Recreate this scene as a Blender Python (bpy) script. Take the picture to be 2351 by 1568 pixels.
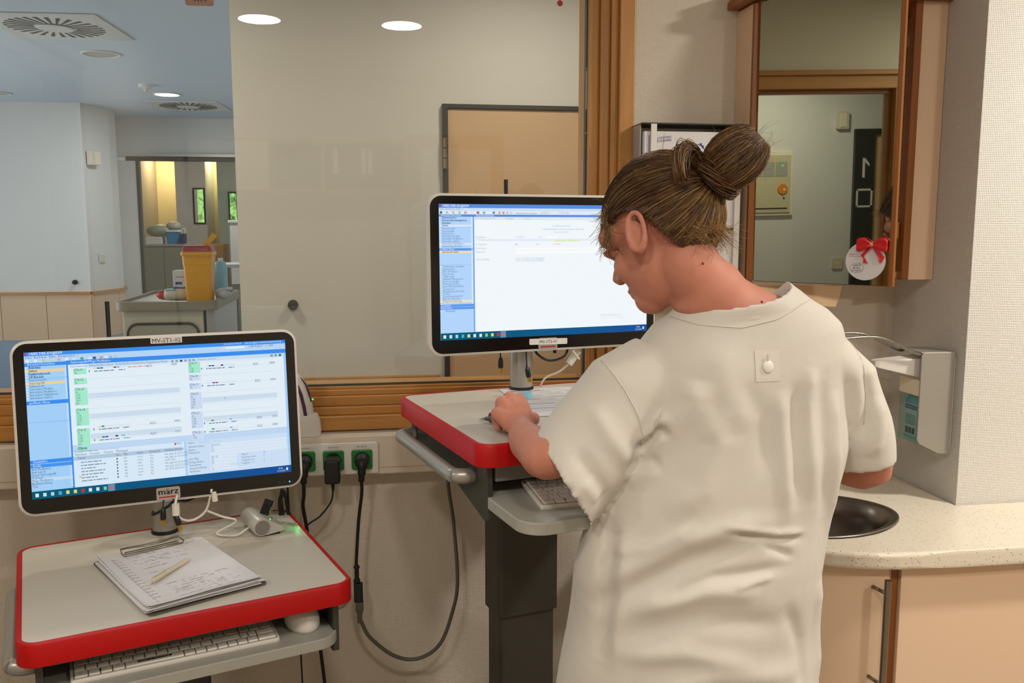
import bpy, bmesh, math, random
import numpy as np
from mathutils import Vector, Matrix
random.seed(7); np.random.seed(7)
PI = math.pi
for o in list(bpy.data.objects): bpy.data.objects.remove(o, do_unlink=True)
SC = bpy.context.scene
COL = SC.collection
# ------------------------------------------------------------------ camera, world, exposure
cam_d = bpy.data.cameras.new('camera'); cam = bpy.data.objects.new('camera', cam_d); COL.objects.link(cam)
cam.location = (0, 0, 1.58)
cam.rotation_euler = (math.radians(90 - 7.374), 0, math.radians(-8.72))
cam_d.sensor_fit = 'HORIZONTAL'; cam_d.sensor_width = 36; cam_d.lens = 36 * 2040 / 2351; cam_d.clip_start = .02
SC.camera = cam
W = bpy.data.worlds.new('world'); SC.world = W; W.use_nodes = True
W.node_tree.nodes['Background'].inputs[0].default_value = (.85, .93, 1, 1)
W.node_tree.nodes['Background'].inputs[1].default_value = 1.0
SC.view_settings.view_transform = 'Standard'; SC.view_settings.look = 'None'
SC.view_settings.exposure = 0.0; SC.view_settings.gamma = 1; SC.view_settings.use_curve_mapping = False
ROOM_W, HALL_W, REAR_W, DAY_W = 14.0, 24.0, 14.0, 85.0      # lamp and window power, watts
WARM = (1, .93, .84); COOL = (.92, .96, 1.0)

# ------------------------------------------------------------------ mesh helpers
class MB:
    def __init__(s): s.v = []; s.f = []; s.mi = []
    def add(s, vs, fs, mi=0):
        b = len(s.v); s.v += [tuple(map(float, v)) for v in vs]; s.f += [tuple(i + b for i in f) for f in fs]; s.mi += [mi] * len(fs); return s
    def box(s, x0, x1, y0, y1, z0, z1, mi=0):
        vs = [(x, y, z) for z in (z0, z1) for y in (y0, y1) for x in (x0, x1)]
        return s.add(vs, [(0, 2, 3, 1), (4, 5, 7, 6), (0, 1, 5, 4), (2, 6, 7, 3), (0, 4, 6, 2), (1, 3, 7, 5)], mi)
    def prism(s, poly, z0, z1, mi=0, fn=None):
        n = len(poly); fn = fn or (lambda a, b, c: (a, b, c))
        vs = [fn(x, y, z0) for x, y in poly] + [fn(x, y, z1) for x, y in poly]
        fs = [tuple(range(n))[::-1], tuple(range(n, 2 * n))] + [(i, (i + 1) % n, n + (i + 1) % n, n + i) for i in range(n)]
        return s.add(vs, fs, mi)
    def rings(s, R, cap=True, mi=0, closed=False):
        n = len(R[0]); vs = [p for r in R for p in r]; fs = []
        m = len(R)
        for k in range(m if closed else m - 1):
            for i in range(n):
                j = (i + 1) % n; k2 = (k + 1) % m
                fs.append((k * n + i, k * n + j, k2 * n + j, k2 * n + i))
        if cap and not closed: fs += [tuple(range(n))[::-1], tuple(range((m - 1) * n, m * n))]
        return s.add(vs, fs, mi)
    def lathe(s, prof, n=24, c=(0, 0, 0), mi=0, fn=None):
        R = []
        for r, z in prof:
            ring = [(c[0] + r * math.cos(2 * PI * i / n), c[1] + r * math.sin(2 * PI * i / n), c[2] + z) for i in range(n)]
            R.append([fn(*p) for p in ring] if fn else ring)
        return s.rings(R, True, mi)
    def tube(s, path, r, n=10, mi=0, closed=False):
        P = [Vector(p) for p in path]; m = len(P); rr = r if hasattr(r, '__len__') else [r] * m
        R = []; up = None
        for i in range(m):
            if closed: t = P[(i + 1) % m] - P[i - 1]
            else: t = P[min(i + 1, m - 1)] - P[max(i - 1, 0)]
            t.normalize()
            if up is None: up = Vector((0, 0, 1)) if abs(t.z) < .9 else Vector((0, 1, 0))
            a = (up - t * up.dot(t)).normalized(); b = t.cross(a); up = a
            R.append([P[i] + (a * math.cos(2 * PI * k / n) + b * math.sin(2 * PI * k / n)) * rr[i] for k in range(n)])
        return s.rings(R, True, mi, closed)
    def ball(s, c, r, n=16, m=10, mi=0, ax=None):
        ax = ax or ((1, 0, 0), (0, 1, 0), (0, 0, 1)); r = r if hasattr(r, '__len__') else (r, r, r)
        A = [Vector(a).normalized() for a in ax]; R = []
        for j in range(m + 1):
            t = PI * (j + .0) / m; t = min(max(t, .02), PI - .02)
            R.append([Vector(c) + A[0] * r[0] * math.sin(t) * math.cos(2 * PI * i / n) + A[1] * r[1] * math.sin(t) * math.sin(2 * PI * i / n) - A[2] * r[2] * math.cos(t) for i in range(n)])
        return s.rings(R, True, mi)
    def quad(s, a, b, c, d, mi=0): return s.add([a, b, c, d], [(0, 1, 2, 3)], mi)

def spline(P, k=8, closed=False):
    P = [Vector(p) for p in P]; out = []; n = len(P)
    for i in range(n if closed else n - 1):
        p0 = P[i - 1] if (i > 0 or closed) else P[0] * 2 - P[1]
        p1 = P[i]; p2 = P[(i + 1) % n]; p3 = P[(i + 2) % n] if (i + 2 < n or closed) else P[-1] * 2 - P[-2]
        for j in range(k):
            t = j / k
            out.append(.5 * ((2 * p1) + (p2 - p0) * t + (2 * p0 - 5 * p1 + 4 * p2 - p3) * t * t + (3 * p1 - p0 - 3 * p2 + p3) * t ** 3))
    if not closed: out.append(P[-1])
    return out
def rrect(w, h, r, k=6, cx=0, cy=0):
    out = []
    for qx, qy, a0 in ((1, 1, 0), (-1, 1, 90), (-1, -1, 180), (1, -1, 270)):
        for i in range(k + 1):
            a = math.radians(a0 + 90 * i / k); out.append((cx + qx * (w / 2 - r) + r * math.cos(a), cy + qy * (h / 2 - r) + r * math.sin(a)))
    return out
def obj(name, mb, mats, parent=None, smooth=False, bevel=0, seg=2, loc=None, rot=None, auto=None):
    me = mb if isinstance(mb, bpy.types.Mesh) else bpy.data.meshes.new(name)
    if not isinstance(mb, bpy.types.Mesh):
        me.from_pydata(mb.v, [], mb.f)
        mats = mats if isinstance(mats, (list, tuple)) else [mats]
        for m in mats: me.materials.append(m)
        if any(mb.mi): me.polygons.foreach_set('material_index', mb.mi)
        bm = bmesh.new(); bm.from_mesh(me); bmesh.ops.recalc_face_normals(bm, faces=bm.faces); bm.to_mesh(me); bm.free()
        if smooth or auto is not None: me.polygons.foreach_set('use_smooth', [True] * len(me.polygons))
        if auto is not None: me.set_sharp_from_angle(angle=math.radians(auto))
    o = bpy.data.objects.new(name, me); COL.objects.link(o)
    if parent: o.parent = parent
    if loc: o.location = loc
    if rot: o.rotation_euler = rot
    if bevel:
        b = o.modifiers.new('bevel', 'BEVEL'); b.width = bevel; b.segments = seg; b.limit_method = 'ANGLE'; b.angle_limit = math.radians(40)
    return o
def tag(o, label, cat, group=None):
    o['label'] = label; o['category'] = cat
    if group: o['group'] = group
    return o
def thing(name, label, cat, loc=(0, 0, 0), rz=0, group=None, rx=0):
    o = bpy.data.objects.new(name, None); COL.objects.link(o); o.location = loc; o.rotation_euler = (rx, 0, rz); o.empty_display_size = .05
    return tag(o, label, cat, group)
def struct(name, mb, mats, label=None, **k):
    o = obj(name, mb, mats, **k); o['kind'] = 'structure'
    if label: o['label'] = label
    return o
def sgroup(name, label):
    o = bpy.data.objects.new(name, None); COL.objects.link(o); o['kind'] = 'structure'; o['label'] = label; return o
def B(*a): return MB().box(*a)
# text: collected first, turned into flat mesh in one go
_txt = []
def text(mb, s, size, at, xd=(1, 0, 0), yd=(0, 0, 1), align='LEFT', mi=0, sx=1.0):
    _txt.append((mb, s, size, Vector(at), Vector(xd), Vector(yd), align, mi, sx))
def flush_text():
    obs = []
    for (mb, s, size, at, xd, yd, align, mi, sx) in _txt:
        c = bpy.data.curves.new('t', 'FONT'); c.body = s; c.size = size; c.align_x = align; c.resolution_u = 1; c.fill_mode = 'FRONT'
        o = bpy.data.objects.new('t', c); COL.objects.link(o); obs.append(o)
    bpy.context.view_layer.update(); dg = bpy.context.evaluated_depsgraph_get()
    for o, (mb, s, size, at, xd, yd, align, mi, sx) in zip(obs, _txt):
        me = o.evaluated_get(dg).to_mesh()
        mb.add([at + xd * (v.co.x * sx) + yd * v.co.y for v in me.vertices], [tuple(p.vertices) for p in me.polygons], mi)
    for o in obs:
        c = o.data; bpy.data.objects.remove(o, do_unlink=True); bpy.data.curves.remove(c)
    _txt.clear()

# ------------------------------------------------------------------ materials
def _nt(name):
    m = bpy.data.materials.new(name); m.use_nodes = True; return m, m.node_tree, m.node_tree.nodes['Principled BSDF']
def N(nt, t, **k):
    n = nt.nodes.new(t)
    for a, b in k.items(): setattr(n, a, b)
    return n
def srgb(h):
    h = h.lstrip('#'); c = [int(h[i:i + 2], 16) / 255 for i in (0, 2, 4)]
    return tuple((x / 12.92 if x <= .04045 else ((x + .055) / 1.055) ** 2.4) for x in c) + (1,)
def mat(name, col, rough=.5, metal=0, var=.06, scale=30, bump=0, bscale=None, spec=.5, **kw):
    m, nt, p = _nt(name); c = srgb(col) if isinstance(col, str) else tuple(col) + (1,)
    tc = N(nt, 'ShaderNodeTexCoord'); no = N(nt, 'ShaderNodeTexNoise'); no.inputs['Scale'].default_value = scale; no.inputs['Detail'].default_value = 4
    nt.links.new(tc.outputs['Object'], no.inputs['Vector'])
    mx = N(nt, 'ShaderNodeMix', data_type='RGBA')
    mx.inputs[6].default_value = tuple(x * (1 - var) for x in c[:3]) + (1,); mx.inputs[7].default_value = tuple(min(1, x * (1 + var)) for x in c[:3]) + (1,)
    nt.links.new(no.outputs['Fac'], mx.inputs[0]); nt.links.new(mx.outputs[2], p.inputs['Base Color'])
    p.inputs['Roughness'].default_value = rough; p.inputs['Metallic'].default_value = metal; p.inputs['Specular IOR Level'].default_value = spec
    if bump:
        n2 = N(nt, 'ShaderNodeTexNoise'); n2.inputs['Scale'].default_value = bscale or 200; n2.inputs['Detail'].default_value = 3
        nt.links.new(tc.outputs['Object'], n2.inputs['Vector'])
        b = N(nt, 'ShaderNodeBump'); b.inputs['Strength'].default_value = bump; b.inputs['Distance'].default_value = .002
        nt.links.new(n2.outputs['Fac'], b.inputs['Height']); nt.links.new(b.outputs['Normal'], p.inputs['Normal'])
    for k, v in kw.items(): p.inputs[k.replace('_', ' ')].default_value = v
    return m
def weave(name, col, pitch=.0095, strength=.5):
    m, nt, p = _nt(name); c = srgb(col)
    tc = N(nt, 'ShaderNodeTexCoord'); sp = N(nt, 'ShaderNodeSeparateXYZ'); nt.links.new(tc.outputs['Object'], sp.inputs[0])
    def mth(op, a, b=None):
        n = N(nt, 'ShaderNodeMath', operation=op)
        for i, x in enumerate((a, b)):
            if x is None: continue
            if isinstance(x, (int, float)): n.inputs[i].default_value = x
            else: nt.links.new(x, n.inputs[i])
        return n.outputs[0]
    s = mth('ADD', sp.outputs[0], sp.outputs[1]); k = 2 * PI / pitch
    h = mth('MULTIPLY', mth('SINE', mth('MULTIPLY', s, k)), mth('SINE', mth('MULTIPLY', sp.outputs[2], k * 1.15)))
    no = N(nt, 'ShaderNodeTexNoise'); no.inputs['Scale'].default_value = 120; nt.links.new(tc.outputs['Object'], no.inputs['Vector'])
    hh = mth('ADD', mth('POWER', mth('ABSOLUTE', h), .6), mth('MULTIPLY', no.outputs['Fac'], .7))
    b = N(nt, 'ShaderNodeBump'); b.inputs['Strength'].default_value = strength; b.inputs['Distance'].default_value = .0018
    nt.links.new(hh, b.inputs['Height']); nt.links.new(b.outputs['Normal'], p.inputs['Normal'])
    n2 = N(nt, 'ShaderNodeTexNoise'); n2.inputs['Scale'].default_value = 3; nt.links.new(tc.outputs['Object'], n2.inputs['Vector'])
    mx = N(nt, 'ShaderNodeMix', data_type='RGBA'); mx.inputs[6].default_value = tuple(x * .94 for x in c[:3]) + (1,); mx.inputs[7].default_value = c
    nt.links.new(n2.outputs['Fac'], mx.inputs[0]); nt.links.new(mx.outputs[2], p.inputs['Base Color'])
    p.inputs['Roughness'].default_value = .75; p.inputs['Specular IOR Level'].default_value = .3
    return m
def wood(name, col, axis='X', dark=.72, rough=.38):
    m, nt, p = _nt(name); c = srgb(col)
    tc = N(nt, 'ShaderNodeTexCoord'); mp = N(nt, 'ShaderNodeMapping')
    mp.inputs['Scale'].default_value = {'X': (1.2, 28, 28), 'Y': (28, 1.2, 28), 'Z': (28, 28, 1.2)}[axis]
    nt.links.new(tc.outputs['Object'], mp.inputs[0])
    no = N(nt, 'ShaderNodeTexNoise'); no.inputs['Scale'].default_value = 1.6; no.inputs['Detail'].default_value = 6; no.inputs['Distortion'].default_value = .6
    nt.links.new(mp.outputs[0], no.inputs['Vector'])
    cr = N(nt, 'ShaderNodeValToRGB'); cr.color_ramp.elements[0].position = .3; cr.color_ramp.elements[1].position = .75
    cr.color_ramp.elements[0].color = tuple(x * dark for x in c[:3]) + (1,); cr.color_ramp.elements[1].color = tuple(min(1, x * 1.12) for x in c[:3]) + (1,)
    nt.links.new(no.outputs['Fac'], cr.inputs[0]); nt.links.new(cr.outputs[0], p.inputs['Base Color'])
    p.inputs['Roughness'].default_value = rough
    return m
def emit(name, col, st=1.0):
    m = bpy.data.materials.new(name); m.use_nodes = True; nt = m.node_tree; nt.nodes.clear()
    e = N(nt, 'ShaderNodeEmission'); e.inputs[0].default_value = srgb(col) if isinstance(col, str) else tuple(col) + (1,); e.inputs[1].default_value = st
    o = N(nt, 'ShaderNodeOutputMaterial'); nt.links.new(e.outputs[0], o.inputs[0]); return m
def pane(name, tint=(1, 1, 1), ior=1.5, rough=.0, gain=1.0):
    m = bpy.data.materials.new(name); m.use_nodes = True; nt = m.node_tree; nt.nodes.clear()
    t = N(nt, 'ShaderNodeBsdfTransparent'); t.inputs[0].default_value = tuple(tint) + (1,)
    g = N(nt, 'ShaderNodeBsdfGlossy'); g.inputs['Roughness'].default_value = rough
    f = N(nt, 'ShaderNodeFresnel'); f.inputs[0].default_value = ior
    ge = N(nt, 'ShaderNodeNewGeometry'); iv = N(nt, 'ShaderNodeMath', operation='SUBTRACT'); iv.inputs[0].default_value = 1; nt.links.new(ge.outputs['Backfacing'], iv.inputs[1])
    mu = N(nt, 'ShaderNodeMath', operation='MULTIPLY'); nt.links.new(f.outputs[0], mu.inputs[0]); nt.links.new(iv.outputs[0], mu.inputs[1])   # reflect once, at the front face
    mg = N(nt, 'ShaderNodeMath', operation='MULTIPLY'); mg.use_clamp = True; mg.inputs[1].default_value = gain * 1.9; nt.links.new(mu.outputs[0], mg.inputs[0]); mu = mg
    mx = N(nt, 'ShaderNodeMixShader'); nt.links.new(mu.outputs[0], mx.inputs[0]); nt.links.new(t.outputs[0], mx.inputs[1]); nt.links.new(g.outputs[0], mx.inputs[2])
    o = N(nt, 'ShaderNodeOutputMaterial'); nt.links.new(mx.outputs[0], o.inputs[0]); return m
def terrazzo(name):
    m, nt, p = _nt(name)
    tc = N(nt, 'ShaderNodeTexCoord'); vo = N(nt, 'ShaderNodeTexVoronoi'); vo.inputs['Scale'].default_value = 260; nt.links.new(tc.outputs['Object'], vo.inputs['Vector'])
    no = N(nt, 'ShaderNodeTexNoise'); no.inputs['Scale'].default_value = 160; nt.links.new(tc.outputs['Object'], no.inputs['Vector'])
    sp = N(nt, 'ShaderNodeSeparateColor'); nt.links.new(vo.outputs['Color'], sp.inputs[0])
    r1 = N(nt, 'ShaderNodeValToRGB'); e = r1.color_ramp.elements; e[0].position = .86; e[0].color = (0, 0, 0, 1); e[1].position = .88; e[1].color = (1, 1, 1, 1)
    nt.links.new(sp.outputs[0], r1.inputs[0])
    r2 = N(nt, 'ShaderNodeValToRGB'); e = r2.color_ramp.elements; e[0].position = .28; e[0].color = (1, 1, 1, 1); e[1].position = .36; e[1].color = (0, 0, 0, 1)
    nt.links.new(vo.outputs['Distance'], r2.inputs[0])
    mu = N(nt, 'ShaderNodeMath', operation='MULTIPLY'); nt.links.new(r1.outputs[0], mu.inputs[0]); nt.links.new(r2.outputs[0], mu.inputs[1])
    mx = N(nt, 'ShaderNodeMix', data_type='RGBA'); mx.inputs[6].default_value = srgb('#e4dac6'); mx.inputs[7].default_value = srgb('#6d665a'); nt.links.new(mu.outputs[0], mx.inputs[0])
    m2 = N(nt, 'ShaderNodeMix', data_type='RGBA', blend_type='MULTIPLY'); m2.inputs[0].default_value = .12; nt.links.new(mx.outputs[2], m2.inputs[6]); nt.links.new(no.outputs['Fac'], m2.inputs[7])
    nt.links.new(m2.outputs[2], p.inputs['Base Color']); p.inputs['Roughness'].default_value = .3
    return m
M = {}
M['wall'] = weave('wall_paper', '#d9cebe'); M['wall_r'] = weave('wall_paper_lit', '#dfdbd4', strength=.75)  # wall_r: same paper, with the stronger lamp light put into its colour
M['paint'] = mat('hall_paint', '#d8d0c0', .7, var=.02, scale=4); M['paint2'] = mat('hall_paint_white', '#dad7d1', .7, var=.02, scale=4)
M['ceil'] = mat('ceiling_paint', '#d3dae1', .8, var=.015, scale=5)
M['floor'] = mat('vinyl_floor', '#8d969c', .25, var=.08, scale=25)
M['floor_in'] = mat('vinyl_floor_warm', '#8a7c6c', .35, var=.08, scale=25)
M['wood'] = wood('beech_wood_x', '#bb8340', 'X', .8); M['woodz'] = wood('beech_wood_z', '#bb8340', 'Z', .8); M['wood_dk'] = wood('edge_wood', '#94571f', 'Z', .75)
M['wood_dkx'] = wood('edge_wood_x', '#94571f', 'X', .75)
M['wains'] = mat('wainscot_laminate', '#d7b593', .5, var=.03, scale=3); M['door_leaf'] = mat('door_laminate', '#d2ab80', .45, var=.03, scale=5)
M['peach'] = mat('cabinet_laminate', '#e2c3a4', .42, var=.02, scale=4)
M['dark'] = mat('dark_frame', '#33342f', .45, var=.05); M['dgrey'] = mat('dark_grey_metal', '#45443d', .42, .3, var=.05)
M['black'] = mat('black_plastic', '#0b0b0b', .38, var=.1); M['rubber'] = mat('black_rubber', '#111111', .55, var=.1)
M['white'] = mat('white_plastic', '#dedad2', .35, var=.02); M['offw'] = mat('offwhite_plastic', '#d5c9b8', .4, var=.02)
M['grey'] = mat('light_grey_laminate', '#c3bcae', .45, var=.03, scale=300); M['tray'] = mat('tray_grey', '#a4a399', .4, var=.03, scale=200)
M['red'] = mat('red_rubber', '#b00203', .45, var=.04, scale=60, spec=.3); M['green'] = mat('green_socket', '#0c7a2a', .3, var=.04)
M['silver'] = mat('silver_paint', '#aaa69e', .34, .5, var=.05, scale=80); M['steel'] = mat('brushed_steel', '#9c958a', .26, 1, var=.08, scale=60)
M['clipst'] = mat('nickel', '#948e84', .28, .8)
M['sinks'] = mat('sink_steel', '#7b766e', .30, 1, var=.08, scale=40)
M['gold'] = mat('gold_contact', '#c59a3c', .3, .9); M['cream'] = mat('cream_plastic', '#e6dcc4', .35, var=.02)
M['gcable'] = mat('grey_cable', '#5a594f', .5); M['wcable'] = mat('white_cable', '#d8d2c6', .45)
M['counter'] = terrazzo('speckled_worktop'); M['paper'] = mat('paper', '#d9d6d6', .8, var=.02, scale=60)
M['glass'] = pane('window_glass', (.97, .985, .975), 1.5); M['clear'] = pane('clear_acrylic', (.95, .97, .96), 1.4)
M['mirror'] = mat('mirror_glass', '#b9beae', .01, 1, var=.0)
M['lamp'] = emit('lamp_disc', (1, .93, .82), 14); M['lamp_c'] = emit('lamp_disc_cool', (1, .97, .92), 12); M['lamp_off'] = mat('lamp_glass_off', '#b9b7a8', .4)
M['ink'] = mat('ink_black', '#1c1c20', .7); M['inkb'] = mat('ink_blue', '#3a4a86', .7); M['blue'] = mat('print_blue', '#2a3f93', .5)
M['tred'] = mat('print_red', '#a3171c', .5)
# ------------------------------------------------------------------ the room shell
D = 2.247; XL = -1.2; YR = -1.7
struct('floor', B(XL - .1, 3.35, YR - .1, 2.40, -.1, 0), M['floor_in'], 'warm grey vinyl floor of the nurse room')
struct('ceiling', B(XL - .1, 3.35, YR - .1, 2.40, 2.6, 2.7), M['ceil'], 'white ceiling of the nurse room')
wb = sgroup('wall_back', 'pale woven-textured wall below and beside the interior window')
obj('wall_below_window', B(XL - .1, .66, D, 2.40, 0, 1.072), M['wall'], wb)
obj('wall_beside_window', B(.655, 1.405, D, 2.40, 0, 2.6), M['wall'], wb)
obj('wall_above_window', B(XL - .1, .655, D, 2.40, 2.42, 2.6), M['wall'], wb)
struct('wall_right', B(1.405, 3.35, 1.933, 2.40, 0, 2.6), M['wall_r'], 'bright woven-textured wall corner right of the dispenser')
struct('wall_far_right', B(3.25, 3.35, YR - .1, 1.933, 0, 2.6), M['wall'])
struct('wall_rear', B(XL - .1, 3.35, YR - .1, YR, 0, 2.6), M['wall'])
# left wall with the wood-framed opening that the mirror shows
A0 = (XL, 1.0, 0); RZD = math.radians(-90)
wd = sgroup('wall_left', 'side wall with a wood framed opening, seen in the mirror'); wd.location = A0; wd.rotation_euler = (0, 0, RZD)
obj('wall_piece', B(-1.246, -.73, -.10, 0, 0, 2.6), M['paint'], wd)
obj('wall_piece', B(.415, 2.70, -.10, 0, 0, 2.6), M['paint'], wd)
obj('wall_piece', B(-.73, .415, -.10, 0, 2.24, 2.6), M['paint'], wd)
wf = sgroup('door_2', 'wood frame of the opening seen in the mirror'); wf.location = A0; wf.rotation_euler = (0, 0, RZD)
obj('frame_head', B(-.73, .415, -.12, .012, 2.165, 2.228), M['wood'], wf, bevel=.003)
obj('frame_cap', B(-.75, .435, -.13, .030, 2.228, 2.252), M['wood'], wf, bevel=.004)
obj('frame_stop', B(-.65, .335, -.06, -.03, 2.145, 2.165), M['wood_dkx'], wf)
for x0, x1 in ((.335, .415), (-.73, -.65)): obj('frame_jamb', B(x0, x1, -.12, .012, 0, 2.165), M['woodz'], wf, bevel=.003)
obj('frame_stop', B(.315, .335, -.06, -.03, 0, 2.145), M['wood_dk'], wf)
wr = sgroup('wall_passage', 'pale grey wall of the passage behind the opening'); wr.location = A0; wr.rotation_euler = (0, 0, RZD)
obj('wall_piece', B(-1.39, 2.75, -1.75, -1.6, 0, 2.7), M['paint2'], wr)
obj('wall_piece', B(-1.4, -1.246, -1.75, -.1, 0, 2.7), M['paint2'], wr); obj('wall_piece', B(2.70, 2.80, -1.75, -.1, 0, 2.7), M['paint2'], wr)
obj('passage_floor', B(-1.39, 2.75, -1.75, -.10, -.1, 0), M['floor'], wr); obj('passage_ceiling', B(-1.39, 2.75, -1.75, -.10, 2.6, 2.7), M['ceil'], wr)
# rear wall fittings, faintly reflected in the window glass
wq = sgroup('door_5', 'wooden door in the rear wall reflected in the window glass'); wq.location = (.571, YR, 0)
obj('frame_head', B(-.335, .335, 0, .02, 2.12, 2.21), M['wood'], wq, bevel=.003)
for x0, x1 in ((-.335, -.245), (.245, .335)): obj('frame_jamb', B(x0, x1, 0, .02, 0, 2.12), M['woodz'], wq, bevel=.003)
obj('door_leaf', B(-.243, .243, 0, .012, 0, 2.12), M['paint'], wq)
t = thing('wall_shelf', 'open wall shelf on the rear wall reflected in the window glass', 'shelf', (-.475, YR, 1.80))
for z in (0, .325): obj('board', B(-.70, .70, .001, .30, z, z + .02), M['woodz'], t)
for x in (-.70, -.20, .14, .68): obj('divider', B(x, x + .018, .001, .29, .02, .325), M['woodz'], t)
obj('back_board', B(-.19, .68, .001, .01, .02, .325), M['dgrey'], t); obj('flap_door', B(-.69, -.20, .285, .30, .02, .325), M['peach'], t)
M['bind'] = mat('binder_black', '#1d1d20', .5)
for k, (x, lb) in enumerate(((.16, 'leftmost'), (.205, 'middle'), (-.02, 'leaning'))):
    g = thing('ring_binder', lb + ' dark ring binder on the rear wall shelf', 'binder', (-.475 + x + .25, YR + .02, 1.821), 0, 'binders on the rear shelf'); obj('cover', B(-.02, .02, 0, .255, 0, .29), M['bind'], g); obj('spine_label', B(-.015, .015, .255, .256, .10, .27), M['paper'], g)

# interior window
wn = sgroup('window_1', 'large interior window with stepped beech frame and clear glass')
for y0, z0, z1 in ((2.233, 1.070, 1.106), (2.250, 1.106, 1.127), (2.262, 1.127, 1.152), (2.274, 1.152, 1.166)):
    obj('sill_board', B(XL, .655, y0, 2.40, z0, z1), M['wood'], wn, bevel=.002)
obj('sill_board', B(XL, .60, 2.288, 2.40, 1.166, 1.172), M['wood'], wn, bevel=.001)
for y0, x0, x1 in ((2.233, .618, .655), (2.252, .600, .618), (2.266, .576, .600), (2.282, .549, .576)):
    obj('jamb_board', B(x0, x1, y0, 2.40, 1.10, 2.42), M['woodz'], wn, bevel=.002)
obj('glazing_strip', B(.5465, .549, 2.300, 2.325, 1.172, 2.40), M['dark'], wn)
for zz in (1.45, 1.62, 1.82, 1.98): obj('strip_screw', MB().lathe([(.0035, 0), (.003, .0015)], 10, fn=lambda a, b, c: (.5475 + b, 2.2995 - c, zz + a)), M['steel'], wn)
obj('strip_plate', B(.5445, .5485, 2.298, 2.300, 1.88, 1.98), M['silver'], wn)
obj('glazing_track', B(XL, .549, 2.300, 2.304, 1.172, 1.1745), M['dark'], wn); obj('glazing_track', B(XL, .549, 2.316, 2.322, 1.172, 1.1745), M['dark'], wn)
for x in (-.108, .40): obj('sill_screw', MB().lathe([(.004, 0), (.003, .001)], 10, (x, 2.294, 1.172)), M['steel'], wn)
obj('head_board', B(XL, .655, 2.233, 2.40, 2.40, 2.44), M['wood'], wn)
obj('jamb_board', B(XL, -1.13, 2.233, 2.40, 1.10, 2.42), M['woodz'], wn)
obj('window_pane', B(-1.13, .546, 2.306, 2.312, 1.174, 2.40), M['glass'], wn)
o = obj('glass_sticker', MB().lathe([(.0075, 0), (.0075, .0006)], 20, fn=lambda a, b, c: (.477 + a, 2.3055 - c, 2.143 + b)), M['tred']); tag(o, 'small round red sticker high on the window glass', 'sticker')
o = thing('glass_tag', 'pinkish plastic tag stuck at the top of the window glass', 'tag', (-.4045, 2.3055, 2.130))
obj('plate', MB().prism(rrect(.066, .05, .006), 0, .0015, fn=lambda a, b, c: (a, -c, b)), mat('tag_pink', '#a8857a', .5), o)
t_ = MB(); text(t_, 'A10', .018, (-.012, -.0018, -.016), mi=0); flush_text(); obj('lettering', t_, M['ink'], o)

# ------------------------------------------------------------------ lamps
def downlight(name, x, y, z, r, power, col, disc, label, on=True, parent_group=None):
    t = thing(name, label, 'lamp', (x, y, z), group=parent_group)
    obj('rim', MB().rings([[(q * math.cos(2 * PI * i / 32), q * math.sin(2 * PI * i / 32), h) for i in range(32)] for q, h in ((r, 0), (r + .012, -.001), (r + .012, -.006), (r - .004, -.008), (r - .004, -.002))], False, closed=True), M['white'], t, smooth=True)
    obj('diffuser', MB().lathe([(r - .004, -.004), (r - .004, -.0035)], 32), disc, t)
    if on:
        l = bpy.data.lights.new('light', 'AREA'); l.shape = 'DISK'; l.size = 2 * r; l.energy = power; l.color = col
        lo = bpy.data.objects.new('light', l); COL.objects.link(lo); lo.parent = t; lo.location = (0, 0, -.012)
    return t
RL = [(-.54, -.057, 'round ceiling lamp reflected at the upper left of the window glass'), (.156, -.095, 'round ceiling lamp reflected at the upper middle of the window glass'),
      (2.15, 1.05, 'round ceiling lamp over the right hand worktop'), (1.75, -.45, 'round ceiling lamp over the room centre')]  # the room centre lamp is unseen, added for more light
for i, (x, y, lb) in enumerate(RL): downlight('ceiling_lamp', x, y, 2.6, .10, ROOM_W * (.95, .9, 2.8, 1.7)[i], WARM, M['lamp'], lb, True, 'nurse room ceiling lamps')
downlight('ceiling_lamp', .05, .254, 2.6, .08, 0, WARM, M['lamp_off'], 'unlit round ceiling lamp reflected at the top of the window glass', False, 'nurse room ceiling lamps')
dx = lambda s, d: (A0[0] - d, A0[1] - s)
p = dx(.2, .9); downlight('passage_fill_lamp', p[0], p[1], 2.60, .10, REAR_W, (1, .95, .85), M['lamp'], 'round lamp in the passage behind the opening')  # unseen lamp, added to brighten the passage in the mirror

# things on the passage wall seen in the mirror
def passage(name, label, cat, s, z): return thing(name, label, cat, dx(s, 1.6) + (z,), RZD)
t = passage('alarm_panel', 'beige alarm panel with grey fields and orange key switch, seen in the mirror', 'panel', .30, 1.735)
obj('frame', MB().prism(rrect(.34, .42, .008), 0, .02, fn=lambda a, b, c: (a, c, b)), M['cream'], t); obj('door', MB().prism(rrect(.30, .38, .004), 0, .008, fn=lambda a, b, c: (a, .02 + c, b)), mat('panel_beige', '#c9bf9c', .4), t)
for i in range(3): obj('display_field', B(-.13 + i * .088, -.05 + i * .088, .028, .030, .05, .145), M['tray'], t)
obj('key_switch', MB().lathe([(.036, 0), (.034, .008)], 20, fn=lambda a, b, c: (.095 + a, .028 + c, -.035 + b)), mat('orange', '#d9862c', .4), t)
obj('keyhole', MB().lathe([(.008, 0), (.008, .003)], 12, fn=lambda a, b, c: (.105 + a, .0365 + c, -.04 + b)), M['cream'], t)
obj('status_light', MB().lathe([(.005, 0), (.004, .004)], 10, fn=lambda a, b, c: (.092 + a, .030 + c, .12 + b)), emit('led_g', '#30ff40', 2), t)
obj('button', MB().lathe([(.007, 0), (.007, .003)], 10, fn=lambda a, b, c: (.105 + a, .028 + c, -.095 + b)), M['blue'], t)
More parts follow.
